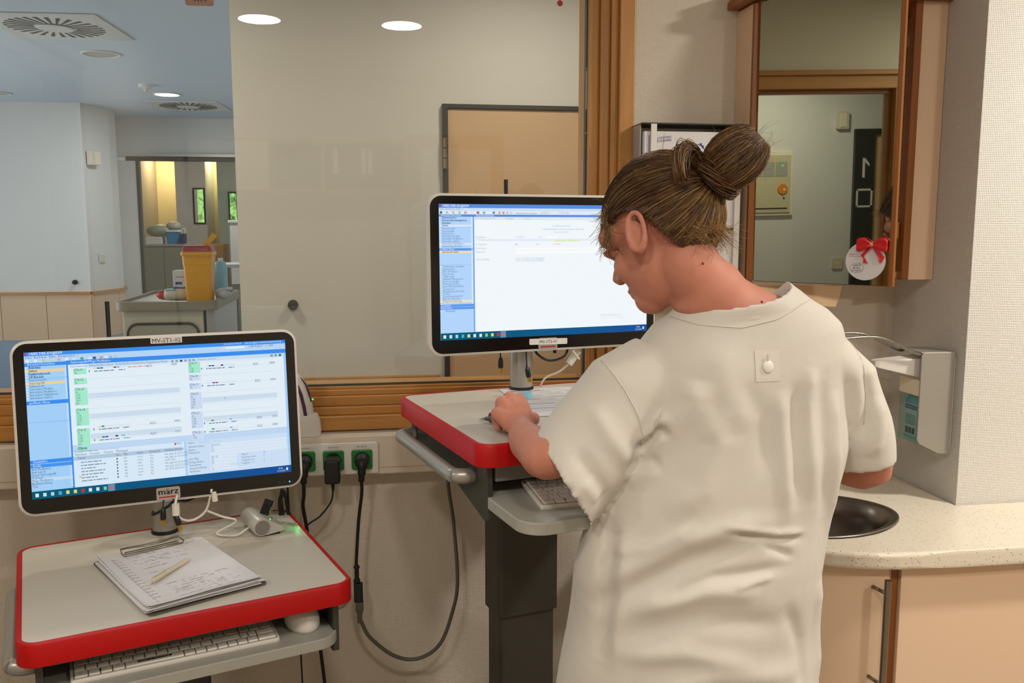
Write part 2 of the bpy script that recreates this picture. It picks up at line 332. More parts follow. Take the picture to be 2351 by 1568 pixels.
obj('name_plate', B(-.1, .13, .028, .0295, -.168, -.160), M['ink'], t)
t = passage('wall_sensor', 'small white wall sensor beside the dark door frame, seen in the mirror', 'sensor', .803, 2.147)
obj('case', MB().prism(rrect(.08, .115, .006), 0, .03, fn=lambda a, b, c: (a, c, b)), M['offw'], t); obj('cover', B(-.025, .025, .03, .034, -.045, .045), M['cream'], t)
t = passage('light_switch', 'small wall switch with red light low in the mirror', 'switch', .804, 1.187)
obj('plate', MB().prism(rrect(.075, .075, .006), 0, .01, fn=lambda a, b, c: (a, c, b)), M['offw'], t); obj('indicator', MB().lathe([(.006, 0), (.005, .003)], 10, fn=lambda a, b, c: (a, .01 + c, b)), emit('led_r', '#ff2a20', 1.5), t)
d2 = sgroup('door_3', 'beige door with dark frame and number one, seen in the mirror'); d2.location = dx(1.4, 1.6) + (0,); d2.rotation_euler = (0, 0, RZD)
obj('frame_jamb', B(-.507, -.367, 0, .03, 0, 2.088), M['dark'], d2); obj('frame_head', B(-.367, .55, 0, .03, 2.048, 2.088), M['dark'], d2); obj('frame_jamb', B(.50, .55, 0, .03, 0, 2.048), M['dark'], d2)
obj('door_leaf', B(-.367, .50, 0, .012, 0, 2.048), M['door_leaf'], d2)
obj('number', MB().box(-.452, -.435, .03, .031, 1.765, 1.895).prism([(-.436, 1.895), (-.404, 1.858), (-.404, 1.838), (-.436, 1.870)], .03, .031, fn=lambda a, b, c: (a, c, b)), M['white'], d2)
q = MB()
for a in ((-.49, -.375, 1.565, 1.578), (-.49, -.375, 1.677, 1.69), (-.49, -.477, 1.565, 1.69), (-.388, -.375, 1.565, 1.69)): q.box(a[0], a[1], .03, .031, a[2], a[3])
obj('sign_outline', q, M['white'], d2)

# ------------------------------------------------------------------ the hall behind the glass
hf = struct('floor_hall', B(-4.2, 3.35, 2.40, 13.2, -.1, 0), M['floor'], 'grey-blue vinyl floor of the hall behind the window')
hc = struct('ceiling_hall', B(-4.2, 3.35, 2.40, 13.2, 2.6, 2.7), M['ceil'], 'white hall ceiling behind the window glass')
struct('wall_hall_near', B(-.525, 3.35, 3.6, 3.75, 0, 2.6), M['paint'], 'pale hall wall directly behind the window glass')
struct('wall_hall_side', B(-.50, -.40, 3.75, 9.0, 0, 2.6), M['paint2'])
struct('wall_hall_end', B(3.2, 3.35, 2.40, 3.6, 0, 2.6), M['paint'])
struct('wall_hall_far', MB().prism([(-4.2, 8.05), (-2.407, 8.05), (-2.29, 8.41), (-2.283, 8.60), (-2.40, 9.0), (-2.40, 9.3), (-4.2, 9.3)], 0, 2.6), M['paint2'], 'white far hall wall with a stepped corner')
q = MB().box(-2.42, -.5, 9.0, 9.12, 2.235, 2.6); q.box(-1.0, -.5, 9.0, 9.12, 0, 2.235)
struct('wall_hall_door', q, M['paint2'], 'wall with the dark framed glass door at the end of the hall')
q = MB()
for a in ((-4.2, 3.0, 0, 2.6), (7.9, 9.3, 0, 2.6), (3.0, 7.9, 0, .7), (3.0, 7.9, 2.35, 2.6)): q.box(-4.2, -4.1, a[0] if a[0] > 2.3 else 2.40, a[1], a[2], a[3])
struct('wall_hall_left', q, M['paint2'])
w2 = sgroup('window_2', 'hall window outside the picture that lets daylight in')
for y in (3.0, 4.6, 6.25, 7.84): obj('mullion', B(-4.19, -4.11, y, y + .06, .7, 2.35), M['white'], w2)
l = bpy.data.lights.new('hall_daylight', 'AREA'); l.shape = 'RECTANGLE'; l.size = 4.7; l.size_y = 1.6; l.energy = DAY_W; l.color = (.92, .96, 1)
lo = bpy.data.objects.new('hall_daylight', l); COL.objects.link(lo); lo.location = (-4.16, 5.45, 1.52); lo.rotation_euler = (0, math.radians(-90), 0)
# wainscots
def wains(pts, ztop, z0=.62, rail=.022):
    for i in range(len(pts) - 1):
        a, b = Vector(pts[i] + (0,)), Vector(pts[i + 1] + (0,)); d = (b - a); L = d.length; d.normalize(); ang = math.atan2(d.y, d.x)
        g = obj('trim_1' if i == 0 else 'trim_rail', B(0, L, -.028, 0, ztop - rail, ztop), M['wood'], loc=a, rot=(0, 0, ang)); g['kind'] = 'structure'; g['label'] = 'wooden cap rail on the far hall wall'
        n = max(1, round(L / .41))
        for k in range(n): obj('wall_panel', B(k * L / n + .002, (k + 1) * L / n - .002, -.014, 0, z0, ztop - rail), M['wains'], g)
        obj('lower_panel', B(0, L, -.01, 0, 0, z0), mat('skirting_blue', '#93a3b4', .35, var=.03), g)
wains([(-3.85, 8.05), (-2.407, 8.05), (-2.29, 8.41), (-2.283, 8.60), (-2.36, 8.86)], 1.028)
tr = sgroup('trim_2', 'wooden rail with end piece and pale panels on the hall wall behind the window')
obj('cap_rail', B(-.525, .238, 3.572, 3.6, .957, .979), M['wood'], tr, bevel=.002); obj('end_rail', B(.238, .253, 3.572, 3.6, 0, .979), M['woodz'], tr, bevel=.002)
for x0, x1 in ((-.525, -.123), (-.120, .238)): obj('wall_panel', B(x0, x1, 3.586, 3.6, 0, .957), M['wains'], tr)
# near hall door
d1 = sgroup('door_1', 'beige hall door with dark frame behind the window glass')
obj('frame_jamb', B(.272, .292, 3.575, 3.6, 0, 2.058), M['dark'], d1); obj('frame_head', B(.292, 1.45, 3.575, 3.6, 2.042, 2.058), M['dark'], d1); obj('frame_jamb', B(1.43, 1.45, 3.575, 3.6, 0, 2.042), M['dark'], d1)
obj('door_leaf', B(.294, 1.43, 3.585, 3.6, .006, 2.040), M['door_leaf'], d1)
for zz in (1.807, .35):
    for a, b in ((0, .038), (.041, .078), (.081, .118)): obj('hinge', MB().lathe([(.008, a), (.008, b)], 12, (.281, 3.566, zz)), M['steel'], d1)
def buffer(name, x, y, z, label):
    t = thing(name, label, 'door stop', (x, y, z)); obj('mount', MB().lathe([(.021, 0), (.019, .01)], 16, fn=lambda a, b, c: (a, -c, b)), M['dgrey'], t); obj('pad', MB().lathe([(.017, .01), (.019, .02), (.018, .03), (.012, .035)], 16, fn=lambda a, b, c: (a, -c, b)), M['rubber'], t, smooth=True)
buffer('door_buffer', -.325, 3.6, 1.272, 'round black door buffer on the near hall wall'); buffer('door_buffer', -2.53, 8.05, 1.11, 'round black door buffer on the far hall wall')
# far glazed door
df = sgroup('door_4', 'dark framed open door at the end of the hall')
obj('frame_head', B(-2.30, -1.0, 8.96, 9.02, 2.195, 2.235), M['dark'], df); obj('frame_jamb', B(-2.215, -2.185, 8.96, 9.02, 0, 2.195), M['dark'], df); obj('door_closer', B(-2.1, -1.0, 8.93, 8.96, 2.235, 2.26), M['silver'], df); obj('frame_jamb', B(-1.03, -1.0, 8.96, 9.02, 0, 2.195), M['dark'], df)
obj('door_leaf', B(-2.405, -2.215, 8.97, 9.01, 0, 2.20), M['paint2'], df)
h_ = obj('handle', MB().tube(spline([(-2.40, 8.97, 1.64), (-2.385, 8.92, 1.645), (-2.37, 8.90, 1.70), (-2.385, 8.92, 1.785), (-2.40, 8.97, 1.79)], 5), .009, 8), M['dgrey'], df, smooth=True)
# hall ceiling fittings
def vent(x, y, label):
    t = thing('ceiling_vent', label, 'air vent', (x, y, 2.6), math.radians(-3), 'round hall ceiling vents')
    obj('panel', B(-.30, .30, -.30, .30, -.008, -.001), M['white'], t, bevel=.002)
    n = 28
    obj('hub', MB().lathe([(.09, -.012), (.085, -.016)], 24), M['white'], t)
    for k in range(n):
        a = 2 * PI * k / n; r0, r1 = .10, .235; da0, da1 = .055, .075
        P = [(r0 * math.cos(a - da0), r0 * math.sin(a - da0)), (r1 * math.cos(a - da1), r1 * math.sin(a - da1)), (r1 * math.cos(a + da1 * .2), r1 * math.sin(a + da1 * .2)), (r0 * math.cos(a + da0 * .2), r0 * math.sin(a + da0 * .2))]
        obj('slot', MB().prism(P, -.0095, -.0082), M['dark'], t)
    return t
vent(-1.60, 5.03, 'round slotted ceiling vent nearest to the window, on a square panel'); vent(-1.545, 8.08, 'round slotted ceiling vent further back in the hall, beside the lit lamp')
downlight('hall_lamp', -1.575, 7.416, 2.6, .095, HALL_W * .5, COOL, M['lamp_c'], 'lit round ceiling lamp in the hall')
downlight('hall_lamp', -1.588, 5.769, 2.6, .10, 0, COOL, M['lamp_off'], 'unlit round ceiling lamp in the hall between the vents', False)
downlight('hall_lamp', -2.86, 7.55, 2.6, .10, 0, COOL, M['lamp_off'], 'unlit round ceiling lamp at the left edge of the hall', False)
downlight('hall_lamp', .6, 2.9, 2.6, .10, HALL_W * .30, (1, .96, .90), M['lamp_c'], 'lit round ceiling lamp over the near hall wall, above the picture')  # unseen, added to light the near hall wall
downlight('hall_lamp', -1.0, 2.9, 2.6, .10, HALL_W * .30, (1, .96, .90), M['lamp_c'], 'lit round ceiling lamp of the hall, above the left monitor outside the picture')  # second added lamp out of view, lights the hall's near side
t = thing('smoke_detector', 'small white box on the hall ceiling above the lit lamp', 'detector', (-1.62, 6.95, 2.6)); obj('base', MB().lathe([(.05, 0), (.05, -.02), (.03, -.03)], 20), M['white'], t); obj('sensor', MB().lathe([(.02, -.03), (.012, -.05)], 12), M['offw'], t)
t = thing('wall_sensor', 'beige box sensor high on the far hall wall corner', 'sensor', (-2.37, 8.13, 2.155), math.radians(71)); obj('case', B(-.055, .055, -.05, 0, -.06, .06), M['offw'], t, bevel=.004); obj('cover', B(-.02, .055, -.055, -.05, -.055, .055), M['cream'], t)
t = thing('light_switch', 'small white switch on the far hall wall corner', 'switch', (-2.35, 8.21, 1.31), math.radians(71)); obj('plate', B(-.04, .04, -.01, 0, -.04, .04), M['white'], t, bevel=.003); obj('rocker', B(-.028, .028, -.014, -.01, -.028, .028), M['offw'], t)
# trolley in the hall
M['olive'] = mat('trolley_rim', '#8a7f66', .4); M['trol'] = mat('trolley_body', '#cfc4a6', .45)
t = thing('medical_trolley', 'beige hall trolley with olive rimmed top behind the left monitor', 'trolley', (-1.123, 5.45, 0))
obj('top_tray', MB().prism(rrect(.50, .88, .05), 1.150, 1.162), M['tray'], t)
q = MB(); R1 = rrect(.53, .91, .06, 8); R0 = rrect(.49, .87, .045, 8)
q.rings([[(x, y, 1.128) for x, y in R1], [(x, y, 1.178) for x, y in R1], [(x, y, 1.182) for x, y in R0], [(x, y, 1.162) for x, y in R0], [(x, y, 1.128) for x, y in R0]], False, closed=True)
obj('rim', q, M['olive'], t, smooth=False, bevel=.004)
obj('body', B(-.235, .185, -.40, .40, .12, 1.128), M['trol'], t, bevel=.006)
obj('front_panel', MB().prism(rrect(.36, .92, .05), 0, .012, fn=lambda a, b, c: (a - .025, -.40 - c, b + .59)), mat('trolley_front', '#a99d84', .5), t)
q = MB(); q.tube([(x - .025, -.414, y + .59) for x, y in rrect(.37, .93, .055)], .007, 8, closed=True); obj('door_gasket', q, M['dark'], t, smooth=True)
obj('side_rail', B(.20, .245, -.40, .40, .5, 1.128), M['silver'], t, bevel=.004)
for x in (-.2, .16):
    for y in (-.36, .36): obj('castor', MB().lathe([(.045, -.015), (.05, 0), (.045, .015)], 16, fn=lambda a, b, c: (x + c, y + a, .055 + b)), M['rubber'], t); obj('castor_fork', B(x - .02, x + .02, y - .02, y + .02, .09, .12), M['steel'], t)
M['yel'] = mat('sharps_yellow', '#e39c10', .35, var=.03); M['lidred'] = mat('sharps_lid', '#9b1f2b', .35)
t = thing('sharps_container', 'yellow sharps container with dark red lid on the hall trolley', 'container', (-.975, 5.20, 1.163))
def rr3(w, h, r, z, cx=0, cy=0): return [(x + cx, y + cy, z) for x, y in rrect(w, h, r, 5)]
obj('bin', MB().rings([rr3(.126, .12, .015, 0), rr3(.132, .125, .016, .01), rr3(.150, .145, .018, .205), rr3(.154, .149, .018, .207), rr3(.158, .152, .018, .268)]), M['yel'], t, auto=40)
obj('rim', MB().rings([rr3(.168, .162, .018, .258), rr3(.170, .164, .018, .264), rr3(.168, .162, .018, .278)]), M['yel'], t)
for k in range(5): obj('clip', B(-.068 + k * .030, -.056 + k * .030, -.0845, -.078, .252, .262), M['yel'], t)
obj('lid', MB().rings([rr3(.158, .152, .018, .278), rr3(.154, .148, .02, .300), rr3(.140, .134, .025, .312)]), M['lidred'], t, auto=35)
q = MB().box(-.014, .014, -.003, .003, 0, .085); o = obj('flap', q, M['yel'], t, loc=(.035, .0, .310), rot=(0, math.radians(42), 0))
t = thing('tissue_box', 'white printed box behind the sharps container on the trolley', 'box', (-1.085, 5.42, 1.163)); obj('carton', B(-.07, .07, -.06, .06, .07, .165), M['paper'], t, bevel=.002); obj('carton_base', B(-.066, .07, -.06, .06, 0, .07), mat('box_blue', '#54688f', .5), t); obj('print_stripe', B(-.055, -.02, -.0608, -.06, .085, .10), M['blue'], t); obj('print_lines', B(-.055, .02, -.0608, -.06, .125, .131), mat('print_pink', '#a98f9c', .6), t)
t = thing('spray_bottle', 'white bottle with blue band on the tissue box', 'bottle', (-1.055, 5.42, 1.328)); obj('bottle_body', MB().lathe([(.034, 0), (.034, .012), (.022, .05), (.016, .06)], 18), M['white'], t, smooth=True); obj('band', MB().lathe([(.0348, .002), (.0348, .012)], 18), M['blue'], t); obj('cap', MB().lathe([(.017, .06), (.017, .095)], 18), M['white'], t)
t = thing('wipes_pack', 'soft pack of wipes with red end in front of the white box', 'pack', (-1.147, 5.25, 1.163)); obj('wrapper', MB().rings([[(x, .04 * s * math.cos(a), .035 + .033 * s * math.sin(a)) for a in [2 * PI * i / 16 for i in range(16)]] for x, s in ((-.03, .92), (0, 1.02), (.05, 1), (.10, .95))]), mat('wipes_white', '#d2c3a8', .5), t, smooth=True); obj('red_end', MB().rings([[(x, .04 * s * math.cos(a), .035 + .033 * s * math.sin(a)) for a in [2 * PI * i / 16 for i in range(16)]] for x, s in ((-.075, .30), (-.06, .75), (-.03, .93))]), mat('wipes_red', '#b7182c', .4), t, smooth=True); obj('label_patch', MB().rings([[(x, .0408 * math.cos(a), .035 + .0338 * math.sin(a)) for a in [PI * .25 + PI * .5 * i / 8 for i in range(9)]] for x in (-.02, .03)], False), mat('wipes_teal', '#2f9a97', .4), t)
t = thing('blue_bottle', 'light blue bottle right behind the sharps container', 'bottle', (-.895, 5.42, 1.163)); obj('bottle_body', MB().rings([rr3(.07, .05, .02, 0), rr3(.07, .05, .02, .18), rr3(.05, .04, .015, .215)]), mat('bottle_cyan', '#7fc0d2', .3), t, auto=40); obj('neck', MB().lathe([(.014, .215), (.014, .235)], 14), M['white'], t)
t = thing('plastic_pouch', 'crumpled clear pouch beside the blue bottle', 'pouch', (-.865, 5.27, 1.163)); obj('film', MB().ball((0, 0, .035), (.045, .05, .035), 14, 9), mat('pouch_film', '#b9bfc0', .3), t, smooth=True); obj('seal', B(.02, .05, -.03, .03, .06, .072), M['paper'], t)
# beyond the far door
struct('wall_beyond', B(-4.2, -.5, 12.6, 12.75, 0, 2.6), mat('lamp_yellow_paint', '#d9cc9c', .7, var=.02), 'cream wall lit from above beyond the far door')  # the lamps' yellow light is put into this wall colour
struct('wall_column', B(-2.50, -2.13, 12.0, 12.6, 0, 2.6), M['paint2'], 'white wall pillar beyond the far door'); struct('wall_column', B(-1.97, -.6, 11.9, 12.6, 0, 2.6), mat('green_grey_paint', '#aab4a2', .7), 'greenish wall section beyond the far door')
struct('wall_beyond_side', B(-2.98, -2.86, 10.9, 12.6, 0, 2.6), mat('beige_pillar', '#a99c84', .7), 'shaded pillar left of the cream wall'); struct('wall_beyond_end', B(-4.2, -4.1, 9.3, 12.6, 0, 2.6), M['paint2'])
downlight('far_lamp', -2.7, 12.2, 2.6, .09, 7, (1, .82, .5), M['lamp_c'], 'warm lamp above the cream wall beyond the far door'); downlight('far_lamp', -2.05, 12.3, 2.6, .09, 4, (1, .82, .5), M['lamp_c'], 'warm lamp in the narrow niche beyond the far door'); downlight('far_lamp', -1.6, 10.4, 2.6, .09, 10, (1, .95, .85), M['lamp_c'], 'lamp over the passage beyond the far door')
M['leaf'] = None
def foliage(name):
    m = bpy.data.materials.new(name); m.use_nodes = True; nt = m.node_tree; p = nt.nodes['Principled BSDF']; tc = N(nt, 'ShaderNodeTexCoord'); no = N(nt, 'ShaderNodeTexNoise'); no.inputs['Scale'].default_value = 14; nt.links.new(tc.outputs['Object'], no.inputs['Vector'])
    cr = N(nt, 'ShaderNodeValToRGB'); cr.color_ramp.elements[0].position = .35; cr.color_ramp.elements[0].color = (.02, .12, .03, 1); cr.color_ramp.elements[1].position = .62; cr.color_ramp.elements[1].color = (.45, .8, .25, 1); nt.links.new(no.outputs['Fac'], cr.inputs[0])
    nt.links.new(cr.outputs[0], p.inputs['Emission Color']); p.inputs['Emission Strength'].default_value = .8; nt.links.new(cr.outputs[0], p.inputs['Base Color']); return m
M['leaf'] = foliage('garden_view')
for i, (x0, x1, z0, z1, y) in enumerate(((-2.27, -2.16, 1.63, 2.05, 12.0), (-1.82, -1.74, 1.66, 2.0, 11.9))):
    w = sgroup('window_%d' % (3 + i), 'narrow bright window slot with green garden view beyond the far door'); obj('frame', B(x0 - .02, x1 + .02, y - .012, y, z0 - .02, z1 + .02), M['dark'], w); obj('pane', B(x0, x1, y - .015, y - .012, z0, z1), M['leaf'], w)
    if i == 0: obj('curtain', B(x0, x0 + .035, y - .022, y - .015, z0, z1), M['white'], w)
M['cabg'] = mat('grey_cabinet', '#8e8c7d', .45)
t = thing('storage_cabinet', 'grey two door cabinet beyond the far door', 'cabinet', (-2.37, 10.7, 0)); obj('carcass', B(-.235, .22, 0, .45, 0, 1.36), M['cabg'], t); obj('door', B(-.23, -.02, -.018, 0, .05, 1.34), M['cabg'], t, bevel=.003); obj('door', B(-.015, .215, -.018, 0, .05, 1.34), M['cabg'], t, bevel=.003); obj('top_board', B(-.24, .225, -.02, .45, 1.36, 1.38), M['tray'], t)
t = thing('carton', 'white carton with blue print on the far grey cabinet', 'box', (-2.51, 10.85, 1.38)); obj('body', B(-.08, .09, -.1, .1, 0, .075), M['paper'], t, bevel=.003); obj('lid', B(-.082, .092, -.102, .102, .062, .08), M['paint2'], t)
t = thing('cyan_tub', 'bright blue tub with white lid on the far grey cabinet', 'tub', (-2.305, 10.85, 1.38)); obj('tub_body', MB().rings([rr3(.13, .13, .02, 0), rr3(.15, .15, .02, .14)]), mat('cyan', '#1187b8', .35), t, auto=40); obj('lid', MB().rings([rr3(.16, .16, .02, .14), rr3(.155, .155, .02, .16)]), M['paper'], t)
t = thing('linen_bag', 'pale green plastic bag heaped on the far grey cabinet', 'bag', (-2.50, 11.05, 1.46)); obj('bag_body', MB().ball((0, 0, .07), (.15, .1, .075), 18, 10), mat('bag_green', '#8f9a83', .45), t, smooth=True); obj('bag_knot', MB().ball((.16, 0, .12), (.09, .08, .06), 14, 8), mat('bag_white', '#a8a595', .45), t, smooth=True)
t = thing('blue_crate', 'dark blue crate beside the cyan tub', 'crate', (-2.188, 10.8, 1.38)); obj('crate_body', B(-.022, .022, -.08, .08, 0, .12), mat('navy', '#1c2c5e', .4), t, bevel=.004); obj('handle', MB().tube(spline([(-.02, 0, .12), (-.01, 0, .17), (.02, 0, .17), (.022, 0, .12)], 4), .006, 8), M['cream'], t)
t = thing('reception_desk', 'white desk end beyond the far door, cut by the wall corner', 'desk', (-1.56, 11.0, 0)); obj('base', B(-.07, .4, 0, .5, 0, .9), M['cabg'], t); obj('front', B(-.13, .45, -.05, .55, .9, 1.62), M['paint2'], t); obj('top', B(-.15, .45, -.07, .57, 1.62, 1.655), M['white'], t, bevel=.008)
t = thing('low_cupboard', 'brown wooden low cupboard beyond the far door', 'cupboard', (-1.97, 11.45, 0)); obj('carcass', B(-.12, .12, 0, .4, 0, 1.36), M['woodz'], t); obj('door', B(-.115, .115, -.018, 0, .05, 1.34), mat('oak_door', '#a07a4a', .5), t); obj('knob', MB().ball((.07, -.03, 1.2), .012), M['dark'], t)
t = thing('side_table', 'small grey folding table beyond the trolley', 'table', (-1.30, 7.2, 0)); obj('top', B(-.10, .35, -.2, .2, 1.27, 1.295), M['tray'], t, bevel=.004)
for x in (-.06, .30): obj('leg', MB().tube([(x, -.17, 1.27), (x + .05, .15, 0)], .008, 8), M['white'], t); obj('leg', MB().tube([(x + .05, -.15, 0), (x, .17, 1.27)], .008, 8), M['white'], t)
# ------------------------------------------------------------------ cable trunking with sockets
YT = 2.184
t = thing('cable_trunking', 'white cable duct with three green power sockets below the window', 'cable duct', (0, 0, 0))
obj('duct_body', B(-1.199, .90, YT, D - .0006, .966, 1.066), M['offw'], t, bevel=.004, seg=3)
obj('duct_cover', B(-1.19, -.235, YT - .003, YT, .985, 1.050), M['offw'], t, bevel=.001); obj('duct_cover', B(.002, .89, YT - .003, YT, .985, 1.050), M['offw'], t, bevel=.001)
fr = obj('socket_frame', MB().prism(rrect(.234, .080, .006), 0, .009, fn=lambda a, b, c: (a - .119, YT - c, b + 1.0115)), M['white'], t, bevel=.002)
for k, x in enumerate((-.180, -.111, -.042)):
    s_ = obj('socket', MB().prism(rrect(.051, .050, .006), 0, .006, fn=lambda a, b, c: (x + a, YT - .009 - c, 1.009 + b)), M['green'], t, bevel=.0015)
    obj('socket_well', MB().lathe([(.0195, .0062), (.0195, .0066)], 24, fn=lambda a, b, c: (x + a, YT - .009 - c, 1.009 + b)), M['black'], s_)
    lb = obj('label_strip', B(x - .021, x + .021, YT - .0096, YT - .009, 1.0385, 1.0445), M['paper'], t)
    q = MB(); text(q, 'B21 SV-24', .0055, (x, YT - .0099, 1.0396), align='CENTER'); flush_text(); obj('label_text', q, M['ink'], lb)
yS = YT - .0155
def plug(x, label, pts, rad, name='power_plug'):
    t = thing(name, label, 'power plug', (0, 0, 0))
    obj('plug_head', MB().lathe([(.0185, 0), (.0185, .010), (.0155, .026), (.012, .030)], 22, fn=lambda a, b, c: (x + a, yS - .002 - c, 1.009 + b)), M['rubber'], t, auto=45)
    obj('plug_neck', MB().tube(spline([(x, yS - .020, 1.012), (x - .0005, yS - .026, .990), (x - .002, yS - .024, .962)], 6), [.0125] * 5 + [.010] * 4 + [.0075] * 4, 14), M['rubber'], t, smooth=True)
    obj('cable', MB().tube(spline([(x - .002, yS - .024, .966)] + pts, 10), rad, 10), M['rubber'], t, smooth=True); return t
plug(-.042, 'black plug in the rightmost green socket with cable running down', [(-.044, 2.145, .93), (-.053, 2.15, .86), (-.060, 2.15, .77), (-.062, 2.15, .735)], .0042)
plug(-.180, 'black plug in the green socket beside the left monitor', [(-.183, 2.15, .93), (-.186, 2.155, .90), (-.178, 2.16, .83), (-.172, 2.17, .70), (-.150, 2.18, .45), (-.130, 2.18, .2), (-.12, 2.15, .02)], .0045)
t = thing('power_adapter', 'black block adapter plugged into the middle green socket', 'power adapter', (0, 0, 0))
obj('adapter_body', B(-.131, -.094, yS - .050, yS - .001, .963, 1.024), M['black'], t, bevel=.006, seg=3); obj('adapter_edge', B(-.1315, -.0935, yS - .0505, yS - .046, 1.0085, 1.0105), M['rubber'], t)
obj('strain_relief', MB().lathe([(.0055, 0), (.003, -.022)], 12, (-.1125, yS - .026, .963)), M['rubber'], t)
obj('cable', MB().tube(spline([(-.1125, yS - .026, .944), (-.118, 2.14, .915), (-.145, 2.14, .88), (-.178, 2.14, .855), (-.20, 2.15, .80), (-.205, 2.17, .6), (-.2, 2.17, .3), (-.19, 2.1, .01)], 8), .0022, 8), M['rubber'], t, smooth=True)
t = thing('extension_connector', 'black coupling joining black cable to the grey cable loop', 'connector', (0, 0, 0))
obj('socket_half', MB().prism(rrect(.022, .018, .004), 0, .048, fn=lambda a, b, c: (-.0575 + a, 2.150 + b, .652 + c)), M['rubber'], t, bevel=.002); obj('strain_relief', MB().lathe([(.007, .048), (.0085, .055), (.0055, .062), (.0055, .084), (.008, .090), (.004, .096)], 14, (-.0605, 2.15, .652)), M['rubber'], t, smooth=True)
t = thing('grey_cable', 'long grey power cable hanging in a loop from the right cart', 'cable', (0, 0, 0))
obj('plug_half', MB().rings([[(-.0555 + x, 2.15 + y, z) for x, y in rrect(w, h, .003, 3)] for w, h, z in ((.020, .017, .652), (.020, .017, .632), (.013, .012, .620), (.011, .010, .596))]), M['gcable'], t, bevel=.001)
obj('cable', MB().tube(spline([(-.053, 2.15, .60), (-.031, 2.15, .555), (.028, 2.15, .502), (.088, 2.15, .490), (.144, 2.15, .525), (.178, 2.15, .614), (.190, 2.15, .694), (.181, 2.145, .843), (.167, 2.13, .956), (.170, 2.08, 1.06), (.24, 2.02, 1.10)], 10), .0047, 10), M['gcable'], t, smooth=True)
t = thing('cable_bundle', 'tied loop of black cable behind the left cart top', 'cable', (0, 0, 0))
q = MB()
for k in range(4): q.tube(spline([(-.231 + k * .003, 2.102 + k * .004, .84), (-.236 + k * .002, 2.10, .925), (-.231, 2.10 + k * .004, .948 + k * .003), (-.222, 2.10, .944 + k * .003), (-.2185, 2.10, .92), (-.208 + k * .003, 2.102 + k * .004, .84)], 6), .0032, 8)
obj('cable', q, M['rubber'], t, smooth=True); obj('cable_tie', B(-.236, -.207, 2.094, 2.122, .886, .890), M['black'], t); obj('lead', MB().tube(spline([(-.216, 2.11, .87), (-.2165, 2.11, .95), (-.217, 2.08, 1.02)], 5), .0026, 8), M['rubber'], t, smooth=True)
# charging handset on the trunking
t = thing('handset_charger', 'white handset with purple stripes in a white charging cradle on the duct', 'charger', (-.190, 2.213, 1.0665))
obj('cradle', MB().rings([rr3(.096, .052, .012, 0), rr3(.098, .054, .012, .012), rr3(.092, .050, .014, .040), rr3(.080, .044, .014, .052)]), M['white'], t, auto=40)
q = MB(); R = []
for z, w, d_, cx, cy in ((.018, .074, .036, -.004, 0), (.05, .074, .040, -.005, .002), (.09, .070, .042, -.008, .006), (.125, .060, .040, -.014, .011), (.145, .046, .034, -.020, .014), (.155, .030, .022, -.024, .016)): R.append(rr3(w, d_, min(w, d_) * .4, z, cx, cy))
obj('handset', q.rings(R), M['white'], t, smooth=True)
purple = mat('purple_plastic', '#4a1748', .35)
def strip(P, w): # curved stripe hugging the handset front
    q = MB(); L = []
    for (x, z, y) in P: L.append(((x - w / 2, y, z), (x + w / 2, y, z)))
    for a, b in zip(L[:-1], L[1:]): q.add([a[0], a[1], b[1], b[0], (a[0][0], a[0][1] + .003, a[0][2]), (a[1][0], a[1][1] + .003, a[1][2]), (b[1][0], b[1][1] + .003, b[1][2]), (b[0][0], b[0][1] + .003, b[0][2])], [(0, 1, 2, 3), (4, 7, 6, 5), (0, 4, 5, 1), (3, 2, 6, 7), (0, 3, 7, 4), (1, 5, 6, 2)])
    return q
obj('stripe', strip([(.014, .048, -.0195), (.010, .075, -.0185), (.003, .105, -.014), (-.006, .128, -.009)], .008), purple, t)
obj('stripe', strip([(.026, .085, -.008), (.021, .108, -.005), (.012, .130, -.001), (.000, .144, .003)], .006), purple, t)
obj('status_light', MB().ball((.031, -.0085, .091), .0022, 8, 6), emit('led_green', '#40ff60', 2), t)

